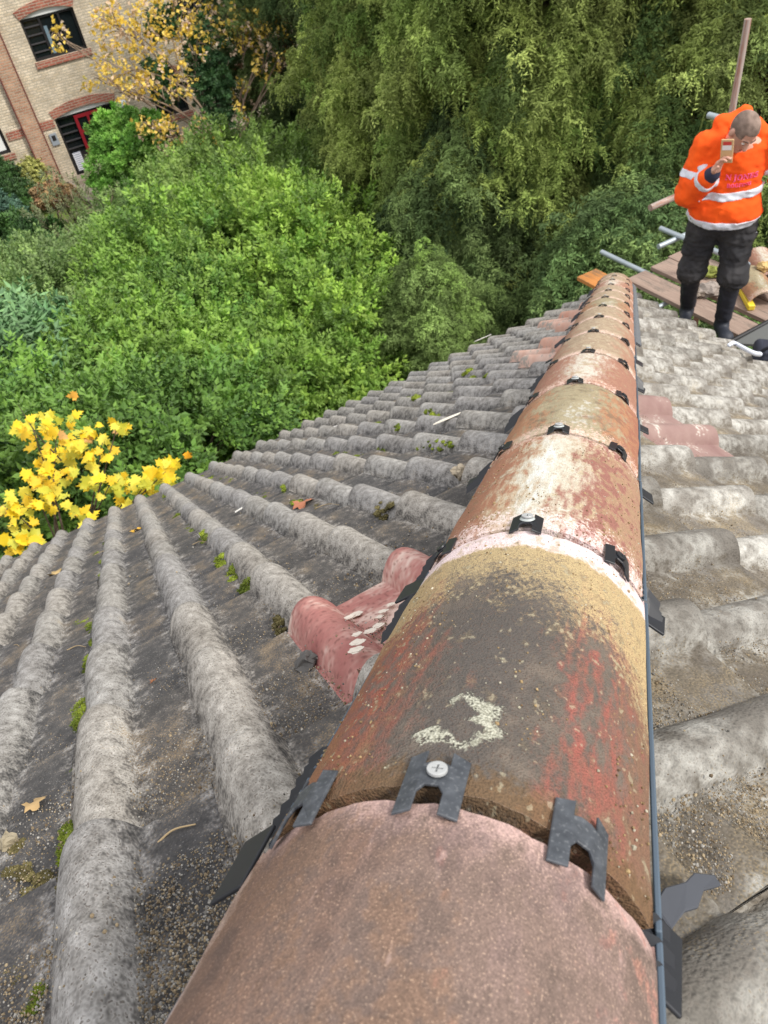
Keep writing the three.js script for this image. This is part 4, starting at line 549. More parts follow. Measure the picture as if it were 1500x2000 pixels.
{ // things lying on the boards
  const spare = (px, py, qx, qy, m, label) => { const p = onZ(px, py, -3.0), q = onZ(qx, qy, -3.0), o = mesh('spare_ridge_tile', hipGeos[1], m, scene); o.position.copy(P3(add3(p, [0, 0, 0.125]))); const z = P3(q).sub(P3(p)).normalize().negate(), y = V(0, 1, 0), x = y.clone().cross(z); o.quaternion.setFromRotationMatrix(new THREE.Matrix4().makeBasis(x, y, z)); return tag(o, label, 'ridge tile', 'spare ridge tiles on the scaffold'); };
  spare(1492, 596, 1440, 520, hipMat.olive, 'lichen-covered spare ridge tile with its open end facing the hip');
  spare(1508, 556, 1462, 486, hipMat.red, 'orange-brown spare ridge tile behind the lichen-covered one');
  const a = P3(onZ(1446, 560, -2.98)), b = P3(onZ(1468, 602, -2.99)), t = thing('hand_tool', 'yellow handled tool with a wooden end lying beside the ridge tiles', 'tool', a.clone().lerp(b, 0.5)); t.quaternion.setFromUnitVectors(V(1, 0, 0), b.clone().sub(a).normalize());
  mesh('handle', new RoundedBoxGeometry(a.distanceTo(b), 0.045, 0.055, 3, 0.008), std({ color: lin(232, 204, 60), roughness: 0.5 }), t); const w = mesh('wooden_end', limb([V(0, 0, 0), V(-0.08, 0, 0), V(-0.15, 0.01, 0)], 0.016, 0.012, 10), std({ color: lin(196, 134, 96) }), t); w.position.x = -a.distanceTo(b) / 2 + 0.01;
  const lump = (px, py, z, r, c, label, cat = 'rubble') => { const o = mesh('mortar_lump', jig(new THREE.IcosahedronGeometry(r, 3), r * 0.5, 2.2 / r, Math.floor(px)), std({ color: lin(...c), roughness: 1 }), scene); o.position.copy(P3(onZ(px, py, z))); o.scale.set(1.2, 0.7, 1); return tag(o, label, cat); };
  lump(1383, 566, -2.98, 0.085, [150, 140, 132], 'grey lump of old mortar between the roofer’s legs'); lump(1362, 572, -2.99, 0.06, [140, 128, 116], 'smaller mortar lump behind the left boot'); lump(1390, 530, -2.97, 0.06, [134, 142, 70], 'mossy green lump on the boards between the legs');
  lump(1494, 520, -2.86, 0.05, [206, 176, 120], 'yellowish crumbled mortar on the orange-brown ridge tile');
  // black-rimmed grey tray, white strip and navy bag at the right edge
  const c0 = P3(onZ(1425, 668, -2.97)), c1 = P3(onZ(1520, 618, -2.97)), dir = c1.clone().sub(c0).normalize(), tr = thing('rubble_tray', 'grey tray with a black rim at the right edge of the roof', 'tray', c0);
  mesh('rim', tube(V(0, 0, 0), c1.clone().sub(c0), 0.018, 10), std({ color: lin(28, 28, 30), roughness: 0.5 }), tr);
  const side = dir.clone().cross(V(0, 1, 0)).normalize(); if (side.dot(P3(CAM).sub(c0)) < 0) side.negate(); const L = c0.distanceTo(c1), pg = new THREE.BufferGeometry(), P = [V(0, -0.01, 0), dir.clone().multiplyScalar(L), side.clone().multiplyScalar(0.3).add(dir.clone().multiplyScalar(0.12)).add(V(0, 0.06, 0)), dir.clone().multiplyScalar(L).addScaledVector(side, 0.34).add(V(0, 0.06, 0))]; const th = V(0, -0.02, 0), Q = [...P, ...P.map((p) => p.clone().add(th))]; pg.setAttribute('position', new THREE.Float32BufferAttribute(Q.flatMap((p) => [p.x, p.y, p.z]), 3)); pg.setIndex([0, 1, 2, 1, 3, 2, 4, 6, 5, 5, 6, 7, 0, 2, 4, 2, 6, 4, 2, 3, 6, 3, 7, 6, 1, 5, 3, 3, 5, 7]); const png = pg.toNonIndexed(); png.computeVertexNormals(); mesh('panel', png, std({ color: lin(104, 106, 104) }), tr);
  const wp = [[1424, 674], [1436, 671], [1452, 680], [1470, 689], [1484, 692]].map(([x, y]) => { const h = hitSlope(x, y, 1, 0.09); return P3(onSlope(1, h[0], h[1], 0.09)); }); tag(mesh('white_strip', mergeGeometries([limb(wp, 0.013, 0.016, 8), ...[[wp[0], 0.013], [wp[4], 0.016]].map(([p, r]) => { const g = new THREE.SphereGeometry(r, 8, 6); g.translate(p.x, p.y, p.z); return g; })]), std({ color: lin(222, 228, 240), roughness: 0.5 }), scene), 'curved white plastic strip lying on the tiles below the tray', 'strip');
  const bh = hitSlope(1506, 694, 1, 0.09), bag = thing('tool_bag', 'dark navy bag at the right edge of the roof beside the white strip', 'bag', P3(onSlope(1, bh[0], bh[1], 0.09)));
  mesh('body', jig(new RoundedBoxGeometry(0.22, 0.15, 0.2, 6, 0.05), 0.025, 9, 4), std({ color: lin(38, 42, 56), roughness: 0.7 }), bag); mesh('strap', new THREE.TorusGeometry(0.07, 0.012, 8, 20, 3.1), std({ color: lin(26, 28, 36) }), bag).position.set(-0.02, 0.06, 0.1);
}

// ---------------------------------------------------------------- the roofer
function nets(f, lo, hi, cell) { // surface nets over a signed distance
  const n = [0, 1, 2].map((i) => Math.ceil((hi[i] - lo[i]) / cell) + 1), at3 = (i, j, k) => i + n[0] * (j + n[1] * k), D = new Float32Array(n[0] * n[1] * n[2]);
  for (let k = 0; k < n[2]; k++) for (let j = 0; j < n[1]; j++) for (let i = 0; i < n[0]; i++) D[at3(i, j, k)] = f(lo[0] + i * cell, lo[1] + j * cell, lo[2] + k * cell);
  const id = new Int32Array(D.length).fill(-1), pos = [], idx = [];
  for (let k = 0; k < n[2] - 1; k++) for (let j = 0; j < n[1] - 1; j++) for (let i = 0; i < n[0] - 1; i++) {
    let s = [0, 0, 0], c = 0; const v = (a, b, g) => D[at3(i + a, j + b, k + g)];
    for (const [a, b] of [[[0, 0, 0], [1, 0, 0]], [[0, 1, 0], [1, 1, 0]], [[0, 0, 1], [1, 0, 1]], [[0, 1, 1], [1, 1, 1]], [[0, 0, 0], [0, 1, 0]], [[1, 0, 0], [1, 1, 0]], [[0, 0, 1], [0, 1, 1]], [[1, 0, 1], [1, 1, 1]], [[0, 0, 0], [0, 0, 1]], [[1, 0, 0], [1, 0, 1]], [[0, 1, 0], [0, 1, 1]], [[1, 1, 0], [1, 1, 1]]]) { const p = v(...a), q = v(...b); if ((p < 0) !== (q < 0)) { const t = p / (p - q); for (let m = 0; m < 3; m++) s[m] += a[m] + (b[m] - a[m]) * t; c++; } }
    if (c) { id[at3(i, j, k)] = pos.length / 3; pos.push(lo[0] + (i + s[0] / c) * cell, lo[1] + (j + s[1] / c) * cell, lo[2] + (k + s[2] / c) * cell); }
  }
  const quad = (a, b, c, d, flip) => { if (a < 0 || b < 0 || c < 0 || d < 0) return; flip ? idx.push(a, c, b, b, c, d) : idx.push(a, b, c, b, d, c); };
  for (let k = 1; k < n[2] - 1; k++) for (let j = 1; j < n[1] - 1; j++) for (let i = 1; i < n[0] - 1; i++) { const s0 = D[at3(i, j, k)] < 0;
    if (s0 !== (D[at3(i + 1, j, k)] < 0)) quad(id[at3(i, j - 1, k - 1)], id[at3(i, j, k - 1)], id[at3(i, j - 1, k)], id[at3(i, j, k)], !s0);
    if (s0 !== (D[at3(i, j + 1, k)] < 0)) quad(id[at3(i - 1, j, k - 1)], id[at3(i - 1, j, k)], id[at3(i, j, k - 1)], id[at3(i, j, k)], !s0);
    if (s0 !== (D[at3(i, j, k + 1)] < 0)) quad(id[at3(i - 1, j - 1, k)], id[at3(i, j - 1, k)], id[at3(i - 1, j, k)], id[at3(i, j, k)], !s0); }
  const g = new THREE.BufferGeometry(); g.setAttribute('position', new THREE.Float32BufferAttribute(pos, 3)); g.setIndex(idx); g.computeVertexNormals(); g.setAttribute('uv', new THREE.Float32BufferAttribute(pos.reduce((a, v, i) => { if (i % 3 < 2) a.push(v); return a; }, []), 2)); return g;
}
const cap = (a, b, ra, rb) => { const d = [b[0] - a[0], b[1] - a[1], b[2] - a[2]], L = dot3(d, d); return (x, y, z) => { const t = clamp(((x - a[0]) * d[0] + (y - a[1]) * d[1] + (z - a[2]) * d[2]) / L); return Math.hypot(x - a[0] - d[0] * t, y - a[1] - d[1] * t, z - a[2] - d[2] * t) - lerp(ra, rb, t); }; };
const ell = (c, r) => { const m = Math.min(...r); return (x, y, z) => { const k = Math.hypot((x - c[0]) / r[0], (y - c[1]) / r[1], (z - c[2]) / r[2]); return (k - 1) * m * (k > 1 ? 1.0 : 1); }; };
const smin = (a, b, k) => { const h = clamp(0.5 + 0.5 * (b - a) / k); return b + (a - b) * h - k * h * (1 - h); };
const uni = (fs, k) => (x, y, z) => { let d = 9; for (const f of fs) d = smin(d, f(x, y, z), k); return d; };
{
  const J = { rAnk: [-0.12, 0.1, -0.13], rKnee: [-0.15, 0.5, -0.02], rHip: [-0.11, 0.9, 0.0], lAnk: [0.115, 0.1, 0.09], lKnee: [0.12, 0.5, 0.1], lHip: [0.11, 0.9, 0.02], rSh: [-0.19, 1.4, 0.0], rEl: [-0.265, 1.11, 0.06], rWr: [-0.15, 1.285, 0.23], lSh: [0.24, 1.41, 0.02], lEl: [0.35, 1.14, 0.0], lWr: [0.35, 0.9, 0.1], neck: [0.005, 1.43, 0.05], head: [0.0, 1.535, 0.165] };
  const person = thing('person', 'person in an orange hi-vis hoodie and black work trousers, head bowed, phone at the ear', 'person', P3(0.7, 5.47, -3.02)); person.rotation.y = 0.08;
  const skin = std({ color: lin(206, 158, 138), roughness: 0.6 }), orange = (() => { const T = makeTex(256, 256, (u, v) => { const w = gn(u * 120, v * 120, 120, 120, 3), b = fbm(u, v, 4, 3, 5); return [...mix3([255, 96, 8], [246, 84, 6], clamp(0.5 + b)), 0.5 + 0.4 * w]; }); return std({ map: T.map, bumpMap: T.bumpMap, bumpScale: 0.001 }); })();
  const black = (() => { const T = makeTex(256, 256, (u, v) => { const b = fbm(u, v, 5, 4, 7), w = gn(u * 100, v * 100, 100, 100, 2); return [...mix3([38, 38, 42], [66, 64, 64], clamp(0.4 + b)), 0.5 + 0.4 * w]; }); return std({ map: T.map, bumpMap: T.bumpMap, bumpScale: 0.001 }); })();
  const navy = std({ color: lin(46, 48, 70) }), shaft = std({ color: lin(34, 36, 46), roughness: 0.6 }), refl = std({ color: lin(208, 212, 222), roughness: 0.45 }), bootM = std({ color: lin(44, 48, 58), roughness: 0.6 });
  // head frame: bowed and turned a little to the left hand
  const hq = new THREE.Quaternion().setFromEuler(new THREE.Euler(0.78, 0.42, -0.12, 'YXZ')), hi = hq.clone().invert(), hv = V(0, 0, 0);
  const headLocal = (f) => (x, y, z) => { hv.set(x - J.head[0], y - J.head[1], z - J.head[2]).applyQuaternion(hi); return f(hv.x, hv.y, hv.z); };
  const skull = uni([ell([0, 0.02, -0.01], [0.076, 0.098, 0.096]), ell([0, -0.05, 0.025], [0.058, 0.075, 0.066]), cap([0, -0.098, 0.06], [0, -0.1, 0.064], 0.026, 0.024)], 0.03);
  const face = (x, y, z) => { let d = skull(x, y, z); d = smin(d, cap([0, 0.005, 0.085], [0, -0.035, 0.106], 0.009, 0.015)(x, y, z), 0.012); for (const s of [-1, 1]) { d = smin(d, cap([s * 0.018, 0.022, 0.083], [s * 0.045, 0.02, 0.07], 0.008, 0.007)(x, y, z), 0.01); d = Math.max(d, -(Math.hypot(x - s * 0.03, y - 0.0, z - 0.094) - 0.011)); d = Math.min(d, Math.hypot(x - s * 0.03, y - 0.0, z - 0.077) - 0.0115); d = smin(d, ell([s * 0.078, -0.012, -0.008], [0.012, 0.032, 0.02])(x, y, z), 0.006); } d = smin(d, cap([-0.02, -0.066, 0.084], [0.02, -0.066, 0.084], 0.008, 0.008)(x, y, z), 0.008); d = Math.max(d, -(cap([-0.022, -0.0655, 0.094], [0.022, -0.0655, 0.094], 0.0028, 0.0028)(x, y, z))); return d; };
  const headF = headLocal(face), neckF = cap(J.neck, add3(J.head, [-0.01, -0.06, -0.06]), 0.062, 0.056);
  // hands: palm, four unequal bent fingers, thumb from the side of the palm
  function hand(w, fwd, nrm, curl, mir) { const sd = unit([fwd[1] * nrm[2] - fwd[2] * nrm[1], fwd[2] * nrm[0] - fwd[0] * nrm[2], fwd[0] * nrm[1] - fwd[1] * nrm[0]]).map((v) => v * mir), pt = (a, b, c) => add3(add3(add3(w, fwd, a), sd, b), nrm, c), fs = [cap(pt(0, 0, 0), pt(0.03, 0, 0), 0.027, 0.03), cap(pt(0.03, -0.022, 0), pt(0.085, -0.026, 0), 0.017, 0.014), cap(pt(0.03, 0, 0), pt(0.09, -0.002, 0), 0.018, 0.014), cap(pt(0.03, 0.02, 0), pt(0.083, 0.026, 0), 0.017, 0.013)], fingers = [];
    [[-0.031, 0.085, 0.07], [-0.011, 0.092, 0.08], [0.01, 0.09, 0.074], [0.03, 0.08, 0.058]].forEach(([b, a, L]) => { let p = pt(a, b, 0), an = curl * 0.4; for (let k = 0; k < 3; k++) { const l = L * [0.42, 0.32, 0.26][k], q = add3(add3(p, fwd, l * Math.cos(an)), nrm, l * Math.sin(an)); fingers.push(cap(p, q, 0.0095 - k * 0.0008, 0.0088 - k * 0.0008)); p = q; an += curl * 0.75; } });
    const t0 = pt(0.02, -0.026, 0.006), t1 = pt(0.052, -0.056, 0.016), t2 = pt(0.085, -0.058, 0.026); fingers.push(cap(t0, t1, 0.014, 0.011), cap(t1, t2, 0.0105, 0.009)); const palm = uni(fs, 0.015); return (x, y, z) => { let d = palm(x, y, z); let e = 9; for (const f of fingers) e = Math.min(e, f(x, y, z)); return smin(d, e, 0.006); }; }
  const phoneC = [-0.1, 1.455, 0.27], wr = add3(J.rWr, [0.0, 0.02, 0.0]), up = unit(add3(phoneC, wr, -1)), nR = unit([0.55, 0.1, 0.5]);
  const rHand = hand(wr, up, unit(add3(nR, up, -dot3(nR, up))), 0.75, 1), lHand = hand(J.lWr, unit([0.02, -0.95, 0.3]), unit([-0.9, 0, 0.3]), 0.8, 1);
  const torso = uni([ell([0.0, 0.98, 0.0], [0.17, 0.16, 0.12]), ell([0.01, 1.18, 0.01], [0.165, 0.2, 0.115]), ell([0.02, 1.36, 0.02], [0.185, 0.12, 0.11])], 0.06);
  const bodyF = uni([torso, cap(J.rHip, J.rKnee, 0.085, 0.058), cap(J.rKnee, J.rAnk, 0.055, 0.04), cap(J.lHip, J.lKnee, 0.085, 0.058), cap(J.lKnee, J.lAnk, 0.055, 0.04), cap(add3(J.rAnk, [0, -0.03, 0]), add3(J.rAnk, [-0.02, -0.06, 0.12]), 0.034, 0.026), cap(add3(J.lAnk, [0, -0.03, 0]), add3(J.lAnk, [0.02, -0.06, 0.12]), 0.034, 0.026), cap(J.rSh, J.rEl, 0.055, 0.042), cap(J.rEl, wr, 0.04, 0.027), cap(J.lSh, J.lEl, 0.055, 0.042), cap(J.lEl, J.lWr, 0.04, 0.027), neckF], 0.03);
  const hb = (c, r) => [c.map((v) => v - r), c.map((v) => v + r)];
  const bodyG = mergeGeometries([nets(bodyF, [-0.5, -0.02, -0.3], [0.5, 1.62, 0.4], 0.014), nets(uni([headF, neckF], 0.02), ...hb(J.head, 0.17), 0.004), nets(uni([rHand, cap(J.rEl, wr, 0.036, 0.026)], 0.01), ...hb(add3(wr, up, 0.07), 0.125), 0.0035), nets(uni([lHand, cap(J.lEl, J.lWr, 0.036, 0.026)], 0.01), ...hb(add3(J.lWr, [0, -0.07, 0.03]), 0.125), 0.0035)]);
  mesh('body', bodyG, skin, person);
  const hairF = (x, y, z) => { hv.set(x - J.head[0], y - J.head[1], z - J.head[2]).applyQuaternion(hi); const hx = hv.x, hy = hv.y, hz = hv.z, d = skull(hx, hy, hz) - 0.0035; const line = 0.052 - (hz > 0.03 ? (hz - 0.03) * -0.25 : (hz - 0.03) * 0.0) - (Math.abs(hx) > 0.05 ? 0.045 : 0) - (hz < -0.03 ? 0.09 : 0); return Math.max(d, line - hy); };
  const hairT = makeTex(256, 256, (u, v) => { const g = gn(u * 120, v * 120, 120, 120, 1), b = fbm(u, v, 4, 2, 3); return [...mix3([104, 88, 78], [150, 130, 118], clamp(0.5 + g * 0.7 + b)), 0.5 + g * 0.4]; });
  hairT.map.repeat.set(6, 6); mesh('hair', nets(hairF, ...hb(J.head, 0.15), 0.004), std({ map: hairT.map }), person);
  for (const s of [-1, 1]) { const e = mesh('eye', new THREE.SphereGeometry(0.0118, 14, 10), std({ color: lin(236, 232, 228), roughness: 0.25 }), person), c = V(s * 0.03, 0, 0.0775).applyQuaternion(hq).add(V(...J.head)); e.position.copy(c); const ir = mesh('iris', new THREE.SphereGeometry(0.006, 10, 8), std({ color: lin(60, 70, 74), roughness: 0.25 }), e); ir.position.copy(V(0, -0.003, 0.0075).applyQuaternion(hq)); mesh('eyebrow', limb([V(s * 0.014, 0.024, 0.094), V(s * 0.03, 0.03, 0.09), V(s * 0.048, 0.024, 0.078)].map((q) => q.applyQuaternion(hq).add(V(...J.head))), 0.0045, 0.0025, 6), std({ color: lin(96, 80, 70) }), person); }
  mesh('mouth', limb([V(-0.021, -0.0655, 0.0895), V(0, -0.066, 0.0935), V(0.021, -0.0655, 0.0895)].map((q) => q.applyQuaternion(hq).add(V(...J.head))), 0.003, 0.003, 6), std({ color: lin(168, 96, 92) }), person);
  // trousers, baggy at the knees, tucked into tall dark socks and boots
  const wob = (x, y, z, f, a, s) => a * gn(x * f + z * f * 0.7 + s, y * f * 1.2, 256, 256, s);
  const trousers = uni([ell([0.0, 0.92, 0.01], [0.2, 0.15, 0.15]), cap(J.rHip, J.rKnee, 0.125, 0.098), cap(J.lHip, J.lKnee, 0.125, 0.1), ell(add3(J.rKnee, [-0.005, 0.0, 0.03]), [0.108, 0.11, 0.11]), ell(add3(J.lKnee, [0.0, 0.0, 0.03]), [0.11, 0.11, 0.11])], 0.035);
  mesh('trousers', nets((x, y, z) => Math.max(trousers(x, y, z) + wob(x, y, z, 12, 0.012, 3) + wob(x, y, z, 30, 0.008, 5) + 0.01 * Math.abs(gn(x * 9 + 4, y * 26, 256, 256, 8)), 0.425 + 0.02 * Math.sin(x * 40) - y), [-0.36, 0.36, -0.25], [0.36, 1.1, 0.32], 0.009), black, person);
  const patch = mesh('pocket_mark', new RoundedBoxGeometry(0.045, 0.022, 0.004, 2, 0.0015), refl, person); patch.position.set(0.215, 0.8, 0.105); patch.rotation.set(0, 0.9, 0.6);
  for (const [k, a] of [[J.rKnee, J.rAnk], [J.lKnee, J.lAnk]]) {
    const leg = cap(add3(k, [0, -0.04, 0]), a, 0.074, 0.058); mesh('gaiter', nets((x, y, z) => Math.max(leg(x, y, z) + wob(x, y, z, 20, 0.006, 9), y - 0.445, 0.12 - y), add3(a, [-0.16, -0.02, -0.16]), add3(k, [0.16, 0.02, 0.16]), 0.01), shaft, person);
    const so = k === J.rKnee ? -0.03 : 0.02, boot = uni([cap(add3(a, [0, 0.1, 0]), add3(a, [0, -0.03, -0.01]), 0.06, 0.052), cap(add3(a, [0, -0.045, -0.02]), add3(a, [so, -0.06, 0.145]), 0.048, 0.044), ell(add3(a, [so, -0.055, 0.14]), [0.052, 0.045, 0.055])], 0.03);
    const bt = mesh('boot', nets((x, y, z) => Math.max(boot(x, y, z), y - 0.21, 0.022 - y), add3(a, [-0.14, -0.1, -0.12]), add3(a, [0.14, 0.16, 0.24]), 0.008), bootM, person);
    mesh('sole', nets((x, y, z) => Math.max(boot(x, y, z) - 0.006, y - 0.022, 0.001 - y), add3(a, [-0.14, -0.11, -0.12]), add3(a, [0.14, -0.05, 0.24]), 0.007), std({ color: lin(30, 30, 34) }), bt);
  }
  // hoodie
  const cuffR = add3(J.rEl, add3(wr, J.rEl, -1), 0.72), cuffL = add3(J.lEl, add3(J.lWr, J.lEl, -1), 0.72);
  const hd0 = uni([ell([0.0, 0.97, 0.015], [0.245, 0.19, 0.205]), ell([0.005, 1.16, 0.02], [0.2, 0.22, 0.155]), ell([0.015, 1.33, 0.02], [0.205, 0.14, 0.135]), cap(J.rSh, J.rEl, 0.092, 0.088), cap(J.rEl, cuffR, 0.086, 0.07), cap(J.lSh, J.lEl, 0.092, 0.082), cap(J.lEl, cuffL, 0.08, 0.066)], 0.05);
  const hood = uni([cap([-0.12, 1.43, 0.03], [-0.1, 1.52, -0.04], 0.055, 0.045), cap([-0.1, 1.52, -0.04], [0.03, 1.55, -0.07], 0.045, 0.05), cap([0.03, 1.55, -0.07], [0.13, 1.46, 0.0], 0.05, 0.055), cap([0.0, 1.43, 0.02], [0.01, 1.45, 0.0], 0.1, 0.1)], 0.04);
  const hd = (x, y, z) => smin(hd0(x, y, z), hood(x, y, z), 0.03) + wob(x, y, z, 9, 0.013, 11) + 0.007 * Math.abs(gn(x * 10 + y * 7, y * 16 - z * 8, 256, 256, 23)) + wob(x, y, z, 26, 0.006, 13);
  const hem = (x) => 0.895 + 0.05 * x * x - 0.06 * (x > 0 ? x : 0), headHole = cap(add3(J.head, [0, -0.03, 0]), add3(J.neck, [0, 0.02, 0]), 0.1, 0.085);
  const hoodie = (x, y, z) => Math.max(hd(x, y, z), hem(x) - y, -headHole(x, y, z));
  mesh('hoodie', nets(hoodie, [-0.5, 0.84, -0.28], [0.52, 1.68, 0.36], 0.011), orange, person);
  const bandOf = (test, lo, hi) => mesh('reflective_band', nets((x, y, z) => Math.max(hd(x, y, z) - 0.0045, test(x, y, z), hem(x) - 0.004 - y), lo, hi, 0.008), refl, person);
  const inTorso = (x) => x > -0.215 && x < 0.23 ? -1 : Math.max(-0.215 - x, x - 0.23);
  bandOf((x, y, z) => Math.max(Math.abs(y - 1.115 - 0.03 * x) - 0.027, inTorso(x), hd0(x, y, z) > 0.05 ? 1 : -1, cap(J.rEl, cuffR, 0.095, 0.085)(x, y, z) < 0 ? 0.02 : -1), [-0.24, 1.05, -0.2], [0.26, 1.18, 0.24]);
  bandOf((x, y, z) => Math.max(y - hem(x) - 0.052, cap(J.lEl, J.lWr, 0.09, 0.08)(x, y, z) < 0 ? 0.02 : -1), [-0.28, 0.84, -0.22], [0.3, 0.99, 0.26]);
  const sleeve = (a, b, t, w, r) => { const d = unit(add3(b, a, -1)), c = add3(a, add3(b, a, -1), t); return [(x, y, z) => Math.max(Math.abs((x - c[0]) * d[0] + (y - c[1]) * d[1] + (z - c[2]) * d[2]) - w, Math.hypot(x - c[0], y - c[1], z - c[2]) - r), c.map((v) => v - r), c.map((v) => v + r)]; };
  bandOf(...sleeve(J.rSh, J.rEl, 0.6, 0.025, 0.125)); bandOf(...sleeve(J.lSh, J.lEl, 0.6, 0.025, 0.125)); bandOf(...sleeve(J.rEl, wr, 0.66, 0.02, 0.105)); bandOf(...sleeve(J.lEl, J.lWr, 0.64, 0.02, 0.105));
  for (const [e, w] of [[J.rEl, wr], [J.lEl, J.lWr]]) { const a = add3(e, add3(w, e, -1), 0.6), b = add3(e, add3(w, e, -1), 0.97), f = cap(a, b, 0.062, 0.047); mesh('cuff', nets((x, y, z) => f(x, y, z) + wob(x, y, z, 22, 0.004, 17), add3(b.map((v, i) => Math.min(v, a[i])), [-0.09, -0.09, -0.09]), add3(b.map((v, i) => Math.max(v, a[i])), [0.09, 0.09, 0.09]), 0.008), navy, person); }
  mesh('shirt_hem', nets((x, y, z) => Math.max(hd0(x, y, z) + 0.02, y - hem(x) - 0.02, hem(x) - 0.035 - y), [-0.28, 0.8, -0.22], [0.3, 0.98, 0.26], 0.01), navy, person);
  // lettering on the chest, laid on the cloth
  const font = await new FontLoader().loadAsync('fonts/droid/droid_serif_bold.typeface.json'), pink = std({ color: lin(244, 96, 150), roughness: 0.7 });
  for (const [txt, size, x0, y0] of [['N JONES', 0.034, -0.06, 1.222], ['ROOFING', 0.022, -0.045, 1.178]]) { const g = new TextGeometry(txt, { font, size, depth: 0.003, curveSegments: 3, bevelEnabled: false }), p = g.attributes.position; for (let i = 0; i < p.count; i++) { const x = x0 + p.getX(i) * 1.05, y = y0 + p.getY(i) + 0.02 * p.getX(i); let z = 0.3; while (z > 0 && hd(x, y, z) > 0) z -= 0.004; p.setXYZ(i, x, y, z + 0.005 + p.getZ(i)); } g.computeVertexNormals(); mesh('lettering', g, pink, person); }
  // phone held to the ear
  const ph = thing('phone', 'phone in a tan case with a red and white sticker, held to the ear', 'phone', V(...phoneC).applyAxisAngle(V(0, 1, 0), person.rotation.y).add(person.position)); const yA = V(-0.1, 1, 0.12).normalize(), zA = V(-0.25, 0.1, 0.95); zA.addScaledVector(yA, -zA.dot(yA)).normalize(); ph.quaternion.setFromRotationMatrix(new THREE.Matrix4().makeBasis(yA.clone().cross(zA), yA, zA));
  mesh('case', new RoundedBoxGeometry(0.076, 0.155, 0.011, 3, 0.005), std({ color: lin(206, 172, 128), roughness: 0.6 }), ph); mesh('screen', new RoundedBoxGeometry(0.07, 0.148, 0.003, 2, 0.0012), std({ color: lin(20, 22, 26), roughness: 0.15 }), ph).position.z = -0.0065;
  mesh('white_sticker', new THREE.BoxGeometry(0.056, 0.03, 0.0012), std({ color: lin(236, 232, 234) }), ph).position.set(0, 0.025, 0.006); mesh('red_sticker', new THREE.BoxGeometry(0.05, 0.022, 0.0012), std({ color: lin(206, 70, 66) }), ph).position.set(0, 0.053, 0.006);
}

